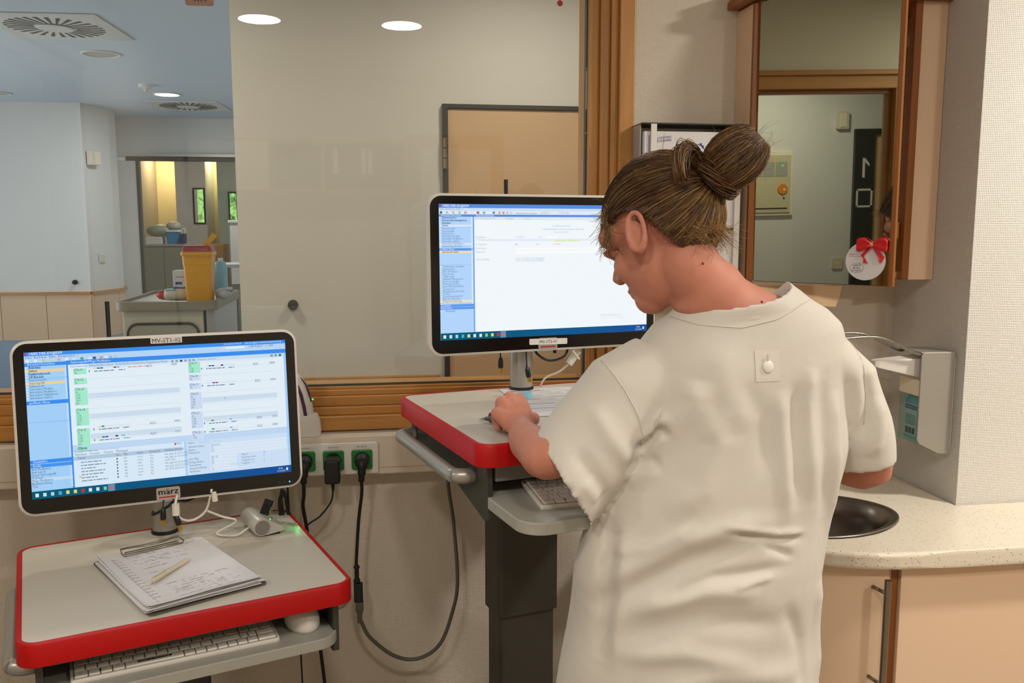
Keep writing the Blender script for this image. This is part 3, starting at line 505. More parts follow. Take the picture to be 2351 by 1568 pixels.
# ------------------------------------------------------------------ carts
M['apron'] = mat('apron_grey', '#77756c', .45)
def cart(label, cx, cy, rz, zt, tray_y, lower_z, hy=-.185):
    t = thing('computer_cart', label, 'cart', (cx, cy, 0), math.radians(rz))
    obj('table_top', MB().prism(rrect(.556, .500, .026, 8), zt - .034, zt), M['grey'], t)
    Ro = rrect(.576, .518, .036, 8); Ri = rrect(.5565, .5005, .0265, 8); Rm = rrect(.570, .512, .033, 8)
    q = MB().rings([[(x, y, zt - .040) for x, y in Ro], [(x, y, zt - .003) for x, y in Ro], [(x, y, zt + .001) for x, y in Rm], [(x, y, zt + .0012) for x, y in Ri], [(x, y, zt - .040) for x, y in Ri]], False, closed=True)
    obj('red_edge', q, M['red'], t, auto=50)
    obj('edge_notch', B(-.2885, -.2878, .205, .2065, zt - .04, zt - .006), M['lidred'], t)
    obj('under_housing', B(-.245, .245, hy, .235, zt - .076, zt - .0345), M['apron'], t, bevel=.003)
    obj('rear_box', B(-.25, .25, .12, .24, zt - .13, zt - .076), M['dgrey'], t, bevel=.004)
    for s in (-1, 1):
        br = MB().prism([(.235, zt - .041), (.235, zt - .095), (-.02, zt - .11), (-.215, zt - .150), (-.228, zt - .145), (-.228, zt - .041)], 0, .012, fn=lambda a, b, c: (s * (.250 + c), a, b))
        obj('side_bracket', br, M['dgrey'], t, bevel=.002)
        hp = spline([(s * .262, .205, zt - .078), (s * .278, .205, zt - .078), (s * .294, .196, zt - .078), (s * .298, .175, zt - .078), (s * .298, .05, zt - .078), (s * .298, -.125, zt - .078), (s * .294, -.150, zt - .078), (s * .280, -.160, zt - .078), (s * .262, -.160, zt - .078)], 6)
        h = obj('side_handle', MB().tube(hp, .0145, 16), M['silver'], t, smooth=True)
    obj('keyboard_tray', MB().prism(rrect(.520, .30, .045, 8, 0, tray_y + .15), zt - .124, zt - .102), M['tray'], t, bevel=.002)
    for s in (-1, 1): obj('tray_runner', B(s * .255 - .005, s * .255 + .005, -.19, .2, zt - .100, zt - .076), M['steel'], t)
    obj('upper_column', MB().prism(rrect(.156, .100, .014, 6, .005, .225), lower_z, zt - .1305), mat('column_dark', '#3c3831', .5, var=.06, scale=120), t)
    obj('lower_column', MB().prism(rrect(.142, .086, .012, 6, .005, .225), .09, lower_z + .02), mat('column_dark2', '#403c35', .5, var=.06, scale=120), t)
    obj('base_plate', MB().prism(rrect(.46, .09, .03, 6, 0, .20), .07, .092), M['dgrey'], t)
    for s in (-1, 1):
        obj('base_leg', MB().prism(rrect(.06, .50, .025, 6, s * .20, .02), .07, .095), M['dgrey'], t)
        for y in (-.2, .24): obj('castor', MB().lathe([(.028, -.012), (.035, -.006), (.035, .006), (.028, .012)], 16, fn=lambda a, b, c: (s * .2 + c, y + a, .036 + b)), M['rubber'], t)
    p = obj('monitor_pole', MB().lathe([(.0265, .006), (.0265, .33)], 28, (.004, .222, zt)), M['silver'], t, auto=40)
    obj('pole_ring', MB().lathe([(.029, 0), (.029, .006), (.0268, .008)], 28, (.004, .222, zt)), M['rubber'], t)
    return t
C1 = (-.4075, 1.8125, 19.8, .90); C2 = (.386, 1.819, 14.5, 1.20)
cart('grey and red computer cart in the left foreground with clipboard on it', C1[0], C1[1], C1[2], C1[3], -.255, .40)
cart('taller grey and red computer cart where the person is writing', C2[0], C2[1], C2[2], C2[3], -.395, .665, -.228)
def onc(Cc, x, y, z=None):
    a = math.radians(Cc[2]); return (Cc[0] + x * math.cos(a) - y * math.sin(a), Cc[1] + x * math.sin(a) + y * math.cos(a), Cc[3] if z is None else z)
# ------------------------------------------------------------------ keyboards
KEYM = {}
def keymesh(w):
    w = round(w, 2)
    if w not in KEYM:
        p = .01945; W_ = w * p - .0016; Hh = .0198
        q = MB().rings([[(x, y, z) for x, y in rrect(W_ - i, Hh - i, .0015, 2)] for i, z in ((0, 0), (0, .0022), (.0016, .0034))])
        me = bpy.data.meshes.new('key'); me.from_pydata(q.v, [], q.f); me.materials.append(M['key']); KEYM[w] = me
    return KEYM[w]
M['key'] = mat('key_cap', '#e6e2da', .4, var=.02); M['kgap'] = mat('key_gap', '#8b867c', .6)
ROWS = [[('Strg', 1.15), ('', 1), ('', 1), ('Alt', 1.05), ('', 5.1), ('Alt Gr', 1), ('', 1), ('Strg', 1), ('_', .95), ('|', .9), ('_', .95), ('0', 1), ('Enter', 1.7)],
        [('', .95), ('<', 1), ('Y', 1), ('X', 1), ('C', 1), ('V', 1), ('B', 1), ('N', 1), ('M', 1), (',', 1), ('.', 1), ('-', 1), ('', 2.65), ('1', .75), ('2', .8), ('3', 1.65)],
        [('', 1.25), ('A', 1), ('S', 1), ('D', 1), ('F', 1), ('G', 1), ('H', 1), ('J', 1), ('K', 1), ('L', 1), ('Ö', 1), ('Ä', 1), ('#', 1), ('', 1.4), ('4', 1), ('5', 1), ('6', 1.15)],
        [('', 1.0), ('Q', 1), ('W', 1), ('E', 1), ('R', 1), ('T', 1), ('Z', 1), ('U', 1), ('I', 1), ('O', 1), ('P', 1), ('Ü', 1), ('+', 1), ('', 1.65), ('7', 1), ('8', 1), ('9', 1.15)],
        [('^', .8), ('1', 1), ('2', 1), ('3', 1), ('4', 1), ('5', 1), ('6', 1), ('7', 1), ('8', 1), ('9', 1), ('0', 1), ('ß', 1), ('´', 1), ('', 1.85), ('/', 1), ('*', 1), ('-', 1.15)],
        [('Esc', 1.0), ('F1', 1), ('F2', 1), ('F3', 1), ('F4', 1), ('F5', 1), ('F6', 1), ('F7', 1), ('F8', 1), ('F9', 1), ('F10', 1), ('F11', 1), ('F12', 1), ('', 1.65), ('', 1), ('', 1), ('', 1.15)]]
def keyboard(label, loc, rz):
    t = thing('keyboard', label, 'keyboard', loc, rz, rx=math.radians(2.5)); p = .01945; RP = .0213; Wt = 17.8 * p
    obj('case', MB().rings([[(x, y, z) for x, y in rrect(Wt + .012 - i, 6 * RP + .012 - i, .006, 4)] for i, z in ((.004, .0), (0, .003), (0, .0085), (.002, .010))]), M['white'], t, auto=40)
    obj('key_bed', B(-Wt / 2 - .001, Wt / 2 + .001, -3 * RP - .001, 3 * RP + .001, .0095, .0103), M['kgap'], t)
    lg = MB()
    for r, row in enumerate(ROWS):
        x = -Wt / 2; y = -3 * RP + (r + .5) * RP; tot = sum(w for _, w in row); k = 17.8 / tot
        for s, w in row:
            w *= k; cx = x + w * p / 2
            obj('key', keymesh(w), None, t, loc=(cx, y, .0100))
            if s: text(lg, s, .0062 if len(s) < 2 else .0042, (cx - min(.004, w * p * .3), y + (.001 if len(s) < 2 else -.001), .01355), yd=(0, 1, 0))
            x += w * p
    flush_text(); 
    w0 = -Wt / 2 + .0195 * 2.2
    lg.add([(w0 - .0034 + a, -2.5 * RP - .003 + b, .01355) for a, b in ((0, 0), (.0038, 0), (.0038, .0038), (0, .0038))], [(0, 1, 2, 3)])
    obj('key_legends', lg, M['ink'], t)['kind'] = 'stuff'
    bx = -Wt / 2 + p * 6.75; by = -2.5 * RP
    bd = obj('badge', MB().prism(rrect(.058, .0068, .0033), .0133, .0138, fn=lambda a, b, c: (bx + a, by + b, c)), M['black'], t)
    q = MB(); text(q, 'MAN & MACHINE', .0062, (bx, by - .0021, .01395), yd=(0, 1, 0), align='CENTER', sx=1.05); flush_text(); obj('badge_text', q, M['white'], bd)
keyboard('white keyboard with dark badge on the tray of the left cart', onc(C1, -.030, -.152, .798), math.radians(C1[2] - 1))
keyboard('white keyboard on the tray under the writing person\'s arm', onc(C2, -.014, -.288, 1.098), math.radians(C2[2] - 9))
t = thing('computer_mouse', 'white computer mouse on the tray of the left cart', 'mouse', onc(C1, .204, -.170, .798), math.radians(C1[2]))
obj('shell', MB().rings([[(.033 * s * math.cos(a), .055 * s * math.sin(a) , z) for a in [2 * PI * i / 28 for i in range(28)]] for s, z in ((.93, 0), (1, .008), (.97, .020), (.85, .030), (.62, .036), (.3, .0385))]), M['white'], t, smooth=True)
obj('seam', B(-.0004, .0004, .005, .045, .030, .0355), M['tray'], t)
# ------------------------------------------------------------------ clipboard with notes
t = thing('clipboard', 'clipboard with a fanned stack of handwritten sheets on the left cart', 'clipboard', onc(C1, -.008, -.052), math.radians(C1[2] + 12.5))
obj('board', MB().prism(rrect(.222, .330, .008, 4, 0, .0), .0005, .0035), mat('clip_board', '#5c5952', .5), t)
sheets = 8
def sheet_h(x, y, k): # gentle curl: left corner rises, right edge lies
    return .0042 + k * .0010 + .010 * max(0, (-x - .045) / .06) ** 2 * max(0, (y + .02) / .17) * (k / sheets) + .0015 * math.sin(x * 40 + k) * (k / sheets) * .6 + .005 * max(0, (-y - .12) / .035) ** 2 * (1 if k % 2 else .3)
for k in range(sheets):
    nx, ny = 10, 14; q = MB(); a = math.radians(random.uniform(-2.6, 2.6) if k < sheets - 1 else 0); ox, oy = (random.uniform(-.010, .006), random.uniform(-.010, .004)) if k < sheets - 1 else (0, 0)
    vs = []
    for lvl in (0, -.0004):
        for j in range(ny + 1):
            for i in range(nx + 1):
                x = -.105 + .21 * i / nx; y = -.1565 + .307 * j / ny
                vs.append((x * math.cos(a) - y * math.sin(a) + ox, x * math.sin(a) + y * math.cos(a) + oy, sheet_h(x, y, k) + lvl))
    n1 = (nx + 1) * (ny + 1); fs = []
    for j in range(ny):
        for i in range(nx):
            b = j * (nx + 1) + i; fs.append((b, b + 1, b + nx + 2, b + nx + 1)); fs.append((n1 + b, n1 + b + nx + 1, n1 + b + nx + 2, n1 + b + 1))
    rim = [i for i in range(nx + 1)] + [j * (nx + 1) + nx for j in range(1, ny + 1)] + [ny * (nx + 1) + i for i in range(nx - 1, -1, -1)] + [j * (nx + 1) for j in range(ny - 1, 0, -1)]
    for a_, b_ in zip(rim, rim[1:] + rim[:1]): fs.append((a_, n1 + a_, n1 + b_, b_))
    q.add(vs, fs); sh = obj('sheet', q, M['paper'], t, smooth=False)
ink = MB(); inkb = MB()
yy = .118; n = 21
while yy > -.145:
    text(ink, 'STA-%02d' % n, .0052, (-.088, yy, 0), yd=(0, 1, 0)); n += 1
    text(ink, 'AL', .0045, (-.088, yy - .0062, 0), yd=(0, 1, 0)); yy -= .0165
flush_text()
def scribble(mb, x0, x1, y, h, w=.0007):
    x = x0; P = []
    while x < x1:
        if random.random() < .12:
            x += random.uniform(.003, .008)
            if len(P) > 2: ribbon(mb, P, w)
            P = []
        P.append((x, y + random.uniform(-h, h) * (1 if random.random() < .8 else 1.8))); x += random.uniform(.0008, .0022)
    if len(P) > 2: ribbon(mb, P, w)
def ribbon(mb, P, w):
    for (a, b), (c, d_) in zip(P[:-1], P[1:]):
        dx_, dy_ = c - a, d_ - b; L = math.hypot(dx_, dy_) or 1; nx_, ny_ = -dy_ / L * w / 2, dx_ / L * w / 2
        mb.add([(a - nx_, b - ny_, 0), (c - nx_, d_ - ny_, 0), (c + nx_, d_ + ny_, 0), (a + nx_, b + ny_, 0)], [(0, 1, 2, 3)])
for k, (x0, x1, y) in enumerate(((-.055, .07, .123), (-.06, .06, .116), (-.03, .085, .132), (-.055, .02, .098), (-.02, .06, .090), (-.055, .0, .081), (-.05, .03, .074), (-.05, -.01, .058), (.0, .05, .066), (-.05, -.005, .042), (-.05, .0, .012), (-.045, .06, -.075), (-.045, .085, -.062), (-.04, .03, -.085), (-.045, .075, -.097), (-.04, .055, -.104), (-.045, .08, -.112), (-.045, .09, -.122), (-.045, .0, -.134), (.01, .075, -.137), (.07, .09, .141))):
    scribble(inkb if k % 3 else ink, x0, x1, y, .0018)
for mb in (ink, inkb): mb.v = [(x, y, sheet_h(x, y, sheets - 1) + .00035) for x, y, z in mb.v]
obj('printed_text', ink, M['ink'], sh); obj('handwriting', inkb, M['inkb'], sh)
zc = sheet_h(0, .14, sheets - 1)
clip = obj('clip', MB().box(-.055, .055, .139, .147, .0036, zc + .004), M['clipst'], t, bevel=.001)
q = MB(); q.tube([(-.060, .128, zc + .003), (.060, .128, zc + .003), (.063, .133, zc + .006), (.060, .152, zc + .010), (-.060, .152, zc + .010), (-.063, .133, zc + .006)], .0017, 8, closed=True); q.tube(spline([(-.045, .150, zc + .010), (-.012, .132, zc + .013), (.012, .132, zc + .013), (.045, .150, zc + .010)], 5), .0015, 8); obj('clip_wire', q, M['clipst'], clip, smooth=True)
p0 = onc(C1, -.066, -.119, .9185); p1 = onc(C1, .022, -.020, .9165)
def pen(name, label, a, b, r, m_body, m_tip, cap=True):
    a, b = Vector(a), Vector(b); L = (b - a).length; d_ = (b - a).normalized()
    t = thing(name, label, 'pen', a); t.rotation_euler = d_.to_track_quat('X', 'Z').to_euler()
    obj('barrel', MB().tube([(L * .06, 0, 0), (L * .1, 0, 0), (L * .45, 0, 0), (L * .455, 0, 0), (L * .86, 0, 0), (L * .90, 0, 0)], [r * .9, r, r, r * .97, r, r * .85], 16), m_body, t, auto=50)
    obj('tip', MB().tube([(L * .90, 0, 0), (L * .97, 0, 0), (L, 0, 0)], [r * .8, r * .35, r * .12], 12), m_tip, t)
    if cap: obj('push_button', MB().tube([(0, 0, 0), (L * .06, 0, 0)], r * .6, 12), m_body, t); obj('pocket_clip', MB().box(L * .06, L * .38, -.0018, .0018, r + .0008, r + .0022), m_body, t)
    return t
M['penw'] = mat('pen_cream', '#d8cdb4', .25)
pen('ballpoint_pen', 'cream ballpoint pen lying on the handwritten sheets', p0, p1, .0048, M['penw'], M['penw'])
# card reader and key token
M['readr'] = mat('reader_silver', '#bdbab2', .35, .15)
t = thing('card_reader', 'silver tube shaped card reader on the left cart', 'card reader', onc(C1, .185, .130), math.radians(C1[2] + 4))
obj('tube', MB().tube([(0, -.050, .021), (0, -.048, .021), (0, .05, .021)], [.0185, .0200, .0200], 26), M['readr'], t, auto=50); obj('end_cap', MB().lathe([(.0165, 0), (.0160, .0012)], 24, fn=lambda a, b, c: (a, -.0503 - c, .021 + b)), mat('cap_grey', '#7f7a75', .4), t)
obj('slot_wing', MB().prism([(.005, .038), (.017, .034), (.052, .013), (.046, .006), (.030, .004), (.008, .002)], -.049, .05, fn=lambda a, b, c: (a, c, b)), M['readr'], t, bevel=.001); obj('foot', B(-.002, .040, -.047, .047, 0, .005), M['rubber'], t)
obj('status_light', MB().ball((.021, -.040, .0345), .0016, 8, 6), emit('led_green2', '#30ff50', 3), t)
t = thing('key_token', 'clear plastic key token with ring and black tag on the card reader', 'key fob', onc(C1, .232, .098), math.radians(C1[2] - 22))
obj('token', MB().prism(rrect(.052, .024, .008), 0, .006, fn=lambda a, b, c: (a + .012, b, .014 + c - .16 * (a + .012) * 1.0)), pane('token_plastic', (.86, .92, .88), 1.5, .1, 1.3), t, bevel=.001)
obj('token_core', MB().prism(rrect(.034, .014, .003), 0, .002, fn=lambda a, b, c: (a + .014, b, .016 + c - .16 * (a + .014))), mat('token_grey', '#bdbfae', .4), t)
obj('ring', MB().tube([(-.020 + .0 * math.cos(a), .004 + .0125 * math.cos(a), .040 + .0155 * math.sin(a)) for a in [2 * PI * i / 24 for i in range(24)]], .0011, 8, closed=True), M['steel'], t, smooth=True)
obj('tag', MB().prism(rrect(.021, .036, .0015), 0, .0035, fn=lambda a, b, c: (-.030 + a * .9 + b * .38, .010 + c, .054 + b * .92 - a * .36)), M['black'], t)
l = bpy.data.lights.new('green_glow', 'POINT'); l.energy = .013; l.color = (.10, 1, .25); l.shadow_soft_size = .003
lo = bpy.data.objects.new('green_glow', l); COL.objects.link(lo); lo.parent = t; lo.location = (.034, .024, .015)
# ------------------------------------------------------------------ papers and pens on the right cart
t = thing('patient_form', 'printed form lying on the right cart beside the writing hand', 'paper', onc(C2, .03, .06), math.radians(C2[2] - 11))
for k in range(2): obj('sheet', B(-.105 - k * .004, .105 - k * .004, -.15 - k * .003, .15 + k * .004, .0004 + k * .0006, .0009 + k * .0006), M['paper'], t)
q = MB(); random.seed(3)
for k in range(15):
    y = .125 - k * .0165; q.box(-.09, -.09 + random.uniform(.06, .15), y, y + .0016, .0016, .0017)
    if k % 3 == 0: q.box(-.09, -.09 + random.uniform(.03, .1), y - .006, y - .0045, .0016, .0017)
obj('printed_lines', q, M['ink'], t)
t = thing('blue_marker', 'light blue marker beside the writing hand on the right cart', 'marker', onc(C2, -.052, .098), math.radians(C2[2] + 40)); M['cyanp'] = mat('marker_blue', '#7cc4e0', .35)
obj('body', MB().prism(rrect(.018, .012, .003), -.035, .035, fn=lambda a, b, c: (c, a, b + .0065)), M['cyanp'], t, bevel=.001); obj('cap', MB().prism(rrect(.0195, .013, .003), .012, .036, fn=lambda a, b, c: (c, a, b + .007)), M['cyanp'], t)
t = thing('black_mouse', 'dark round mouse edge under the writing hand', 'mouse', onc(C2, -.178, -.085), math.radians(20)); obj('shell', MB().rings([[(.020 * s * math.cos(a), .034 * s * math.sin(a), z) for a in [2 * PI * i / 22 for i in range(22)]] for s, z in ((.95, 0), (1, .006), (.9, .014), (.5, .019))]), M['black'], t, smooth=True); obj('button_seam', B(-.0005, .0005, .0, .03, .0165, .0195), M['tray'], t)
# ------------------------------------------------------------------ monitors
SW, SH, SX, SY = .510, .294, -.255, .153
class Screen:
    def __init__(s, gain): s.mb = MB(); s.mats = []; s.ix = {}; s.gain = gain
    def mi(s, col):
        if col not in s.ix: s.ix[col] = len(s.mats); s.mats.append(emit('screen_' + col.strip('#'), col, s.gain))
        return s.ix[col]
    def p(s, u, v, l): return (SX + u * SW, -.0018 - l * .00012, SY - v * SH)
    def r(s, u0, v0, u1, v1, col, l=1): s.mb.add([s.p(u0, v1, l), s.p(u1, v1, l), s.p(u1, v0, l), s.p(u0, v0, l)], [(0, 1, 2, 3)], s.mi(col))
    def t(s, u, v, txt, col='#3c5570', size=.0072, l=6, align='LEFT', sx=.74): text(s.mb, txt, size, s.p(u, v, l), align=align, mi=s.mi(col), sx=sx)
    def bar(s, u, v, w, col='#7d94a8'):   # unreadable line of small print
        x = u
        while x < u + w:
            k = random.uniform(.006, .022); s.r(x, v - .007, min(x + k, u + w), v, col, 5); x += k + .003
def monitor(label, loc, yaw, tilt, ant_x, ant_h):
    t = thing('medical_monitor', label, 'monitor', loc, math.radians(yaw), rx=math.radians(-tilt))
    fn = lambda y0: (lambda a, b, c: (a, y0 + c, b))
    R = lambda w, h, r, y: [(a, y, b) for a, b in rrect(w, h, r, 8)]
    obj('housing', MB().rings([R(.548, .340, .026, -.001), R(.560, .352, .030, .004), R(.560, .352, .030, .022), R(.545, .337, .03, .040), R(.50, .29, .03, .052)]), M['white'], t, auto=35)
    obj('bezel', MB().rings([R(.549, .341, .0255, -.0016), R(.549, .341, .0255, .002)]), mat('bezel_glass', '#060606', .18, var=.05), t)
    obj('mount', B(-.05, .05, .050, .078, -.06, .06), M['dgrey'], t, bevel=.004)
    obj('antenna', MB().tube([(ant_x, .055, .12), (ant_x, .055, .176 + ant_h)], [.0042, .0048], 12), M['black'], t, auto=40)
    return t
def plate(parent, name, x, z, w, h, r, m_, y=-.0016, th=.0008, rot=0):
    c, s = math.cos(rot), math.sin(rot)
    return obj(name, MB().prism(rrect(w, h, r, 3), 0, th, fn=lambda a, b, cc: (x + a * c - b * s, y - cc, z + a * s + b * c)), m_, parent)
random.seed(11)
m1 = monitor('left monitor showing a blue ward list, labelled MV-ST1-02', (-.444, 1.926, 1.179), 15, 5.84, -.1, .075)
S = Screen(.92); Wt, Lb, Bl, Bar = '#e6f4ff', '#a9d6ff', '#3f93f5', '#b9dcfb'
S.r(0, 0, 1, 1, Lb, 0)
S.r(0, 0, 1, .026, Bl); S.r(0, .026, 1, .070, '#bcdcfd'); S.r(.145, .068, 1, .098, Bl, 2); S.r(.145, .072, .152, .955, Bl, 2)
S.t(.016, .020, 'ORBIS DRK-KH@KHV', '#ffffff', .0085); S.r(.001, .004, .011, .02, '#b0459a', 3)
S.t(.004, .043, 'Datei   Bearbeiten   Extra   Administration   ?', '#4a6684', .0070)
for u, c in ((.006, '#e8f2f8'), (.034, '#e8f2f8'), (.062, '#b8d88a'), (.090, '#cfe0a0'), (.116, '#d8b0a0'), (.143, '#f0f4f8'), (.170, '#e0e8ee'), (.198, '#4fae7a'), (.226, '#e6eef4'), (.243, '#3a5d78'), (.268, '#c8a890'), (.286, '#e6eef4'), (.302, '#9cc0d8'), (.320, '#b0d0e8')): S.r(u, .051, u + .011, .067, c, 4)
S.t(.745, .018, '21.06.2023 09:40:33', '#d6e9ff', .0062); S.t(.83, .018, 'DRK-KH@KHV 08043904.04000.DACHL', '#d6e9ff', .0062)
S.r(.735, .030, .750, .046, '#e9d9e2', 4); S.r(.752, .030, .83, .046, Wt, 4); S.t(.845, .044, 'CHIRURGIE/ST   C: CHM', '#56708a', .0066)
S.t(.162, .090, 'Stationsgrafik/Pflege Medikation', '#d9ecff', .0078)
S.r(.152, .098, .99, .660, '#eaf6ff', 1); S.r(.152, .098, .99, .126, '#cfe4fb', 2); S.r(.152, .098, .217, .126, '#eaf6ff', 3)
for u, s in ((.160, 'Stationsansicht'), (.228, 'Behandlerfilter Station'), (.325, 'Behandlerfilter Krankenhaus'), (.440, 'Zugewiesene Räume')): S.t(u, .118, s, '#6583a0', .0068)
for u in (.535, .552, .569, .586, .603, .618): S.r(u, .106, u + .009, .122, '#8fa9bd' if u != .569 else '#405868', 4)
S.t(.638, .118, 'Behandler zuweisen', '#8ba3b8', .0064)
for u, c in ((.935, '#8aa2b6'), (.952, '#8aa2b6'), (.970, '#4c8a6c')): S.r(u, .104, u + .011, .122, c, 4)
# side bar
S.t(.010, .090, 'Bereiche/Übersichten', '#dcedff', .0076); S.r(0, .073, .145, .096, Bl, 1)
S.r(0, .118, .140, .138, '#f4d9a0', 2); S.r(0, .203, .140, .222, '#f4d9a0', 2); S.r(0, .180, .145, .182, '#6aa8ee', 2)
for v, s, b in ((.112, 'Ambulanz', 1), (.134, 'Station', 1), (.156, 'Funktionsbereich', 1), (.177, 'OP-Bereich', 1), (.197, 'Patientensuche', 0), (.218, 'Stationsgrafik', 0), (.239, 'Fallübersicht', 0), (.259, 'Arbeitsliste Medizin', 0), (.279, 'Arbeitsliste Medikation', 0), (.299, 'Arbeitsliste Maßnahmen', 0), (.319, 'Arbeitsliste AddOn', 0)):
    S.t(.013, v, s, '#1e3a5c' if b else '#3c5f86', .0074 if b else .0070); S.r(.002, v - .012, .009, v, '#d8ecfb', 4)
    if b: S.t(.0136, v, s, '#1e3a5c', .0074)
S.r(0, .332, .150, .358, Bl, 1); S.t(.010, .352, 'geöffnete Akten', '#dcedff', .0076); S.r(0, .478, .150, .480, '#6aa8ee', 2)
S.r(0, .735, .150, .760, Bl, 1); S.t(.010, .754, 'Zusatzinfos', '#dcedff', .0076); S.r(0, .764, .150, .788, '#4a9af3', 1); S.t(.010, .783, 'Profile', '#dcedff', .0076)
S.r(0, .862, .148, .882, '#c8e3fb', 2)
for k, s in enumerate(('Arzt Medikation', 'Arzt extern', 'Druck Stationsgrafik', 'IT Druck', 'Pflege Medikation', 'Raumzuordnung', 'Test')): S.t(.003, .805 + k * .0195, s, '#3c5f86', .0072)
for v0, v1 in ((.098, .178), (.184, .33), (.36, .476), (.482, .73), (.79, .935)): S.r(.139, v0, .146, v1, '#c6e2fc', 3)
# ward blocks
def block(u, v, n, name, rows, col, w, ur):
    S.r(u, v, u + .047, v + .022 + .0195 * rows, col, 3); S.t(u + .002, v + .017, name, '#31484e', .0074)
    for k in range(rows): S.t(u + .003, v + .036 + .0195 * k, ('AL', 'CGE', 'CHE', 'CMU', 'JFA')[k], '#5d7c80', .0062)
    for k in range(max(1, rows // 2 + 1)): S.r(u + .049, v + .006 + .04 * k, ur, v + .008 + .04 * k, '#cfdfee', 3)
    if rows > 3: S.r(u + .049, v + .042, ur, v + .078, '#d3e4f6', 2)
def patient(u, v, cells, ward='A2S2', ua=.43):
    for k in range(10): S.r(u + k * .0122, v, u + k * .0122 + .0105, v + .009, dict(cells).get(k, '#e2e9f0'), 5)
    S.bar(u + .002, v + .028, .075); S.bar(u + .092, v + .028, .024, '#8299ad'); S.t(ua, v + .018, ward, '#3d5566', .0074); S.r(u - .018, v + .015, u - .014, v + .028, '#6c8090', 4)
G = '#a9f2d2'; L2 = '#d3e4fb'
ur = .562
block(.170, .128, 2, 'STA-01', 1, G, 0, ur); patient(.243, .128, ((0, '#e8e0a0'), (1, '#208050'), (2, '#3050c0'), (6, '#a03040'), (7, '#60c0e0')), 'A3S3', .438); S.bar(.37, .140, .075, '#d9a3a8')
block(.170, .196, 2, 'STA-02', 1, G, 0, ur); block(.170, .262, 5, 'STA-03', 5, G, 0, ur); block(.170, .405, 5, 'STA-04', 5, G, 0, ur); block(.170, .545, 5, 'STA-05', 5, G, 0, ur)
patient(.248, .535, ((0, '#e8e0a0'), (1, '#208050')), 'A2S2', .44); patient(.248, .610, ((0, '#e8e0a0'), (1, '#208050'), (2, '#3050c0'), (5, '#202830'), (7, '#60c0e0')), 'A2S3', .44)
for v in (.128, .535, .610): S.r(.535, v, .556, v + .015, '#bccbd8', 4)
block(.170, .672, 1, 'STA-06', 0, G, 0, ur)
u2 = .600; ur = .955
block(u2, .128, 3, 'STA-17', 3, G, 0, ur); patient(u2 + .068, .158, ((1, '#208050'), (2, '#3050c0'), (5, '#202830')), 'A2S2', .86); block(u2, .222, 1, 'STA-18', 1, L2, 0, ur); block(u2, .283, 1, 'STA-19', 1, L2, 0, ur); patient(u2 + .068, .283, ((2, '#4050d0'), (3, '#c03848')), 'A2S2', .865)
block(u2, .350, 5, 'STA-20', 5, L2, 0, ur); block(u2, .490, 5, 'STA-21', 5, L2, 0, ur); patient(u2 + .068, .558, ((0, '#e8e0a0'), (1, '#20a060'), (7, '#60c0f0')), 'A2S2', .865); patient(u2 + .068, .620, ((1, '#20a060'), (7, '#60c0f0')), 'A2S2', .865); block(u2, .630, 2, 'STA-22', 2, L2, 0, ur)
for v in (.158, .283, .558, .620): S.r(.93, v, .952, v + .015, '#bccbd8', 4)
S.r(.152, .655, .99, .700, '#c5defb', 2)
S.t(.168, .690, 'STA-06', '#31484e', .0074)
# lower panels
S.r(.152, .700, .568, .955, '#dff0ff', 3); S.r(.152, .735, .560, .762, '#b7cfe4', 4); S.r(.575, .700, .99, .955, '#d2e6fc', 3)
S.t(.158, .708, 'Detailinformationen', '#496a88', .0072); S.t(.248, .706, 'Terminverwaltung', '#a5c3e2', .0066)
for u, s in ((.158, 'Warteliste'), (.212, 'Personal'), (.262, 'Termine'), (.308, 'Meldungen')): S.t(u, .730, s, '#496a88', .0070)
for u, s in ((.168, 'Patient'), (.305, 'Ges...'), (.335, 'Typ'), (.385, 'Status'), (.432, 'Kennzeich...'), (.49, 'Aufnahme/Hinweis')): S.t(u, .755, s, '#44607a', .0068)
for k in range(7):
    v = .782 + k * .0215; S.bar(.178, v, .075 + .02 * math.sin(k * 2.3), '#8397a9'); S.r(.308, v - .012, .313, v, '#5c7284', 5); S.t(.336, v, 'akt', '#6f8799', .0064)
    S.t(.386, v, ('vorst.', 'vorst.', 'amb', 'vorst.', 'vorst.', 'vorst.', 'stat')[k], '#6f8799', .0064); S.t(.434, v, 'Pat.', '#6f8799', .0064)
    if k < 6: S.t(.49, v, ('stat. gepl. ab 23.06.2023', 'stat. gepl. ab 22.06.2023', '22.06.2023', 'stat. gepl. ab 23.06.2023', 'stat. gepl. ab 22.06.2023', 'ab: 22.06.2023 06:01')[k], '#5f7a90', .0064)
S.r(.170, .872, .177, .884, '#e0d070', 5); S.t(.54, .715, 'Filter', '#5f7a90', .0066); S.r(.53, .702, .537, .717, '#a06070', 5)
for u, s in ((.582, 'Station'), (.625, 'Raum/Bett'), (.685, 'Patient')): S.t(u, .720, s, '#6583a0' if u < .6 else '#b3cbe6', .0068)
for k, (s, x) in enumerate((('Aktuelle Station', 'Station A'), ('Räume', '33'), ('Mitarbeiter', '517'), ('', ''), ('Soll / Max', '58 / 70'), ('Belegte Betten', '32'), ('Freie Betten', '37'), ('Gesperrte Betten', '1'), ('Notbetten', '12'))):
    v = .748 + k * .0225; S.t(.584, v, s, '#54708c', .0066); S.t(.672, v, x, '#5f7a90', .0066); S.r(.668, v - .016, .775 if k > 3 else .985, v + .003, '#e2effd', 4)
for k, (s, x) in enumerate((('Aktuell', '39'), ('Begleitpersonen', '0'), ('Neugeborene', '0'), ('Geplant', '0'))): S.t(.795, .838 + k * .022, s, '#6e8aa4', .0064); S.t(.885, .838 + k * .022, x, '#6e8aa4', .0064)
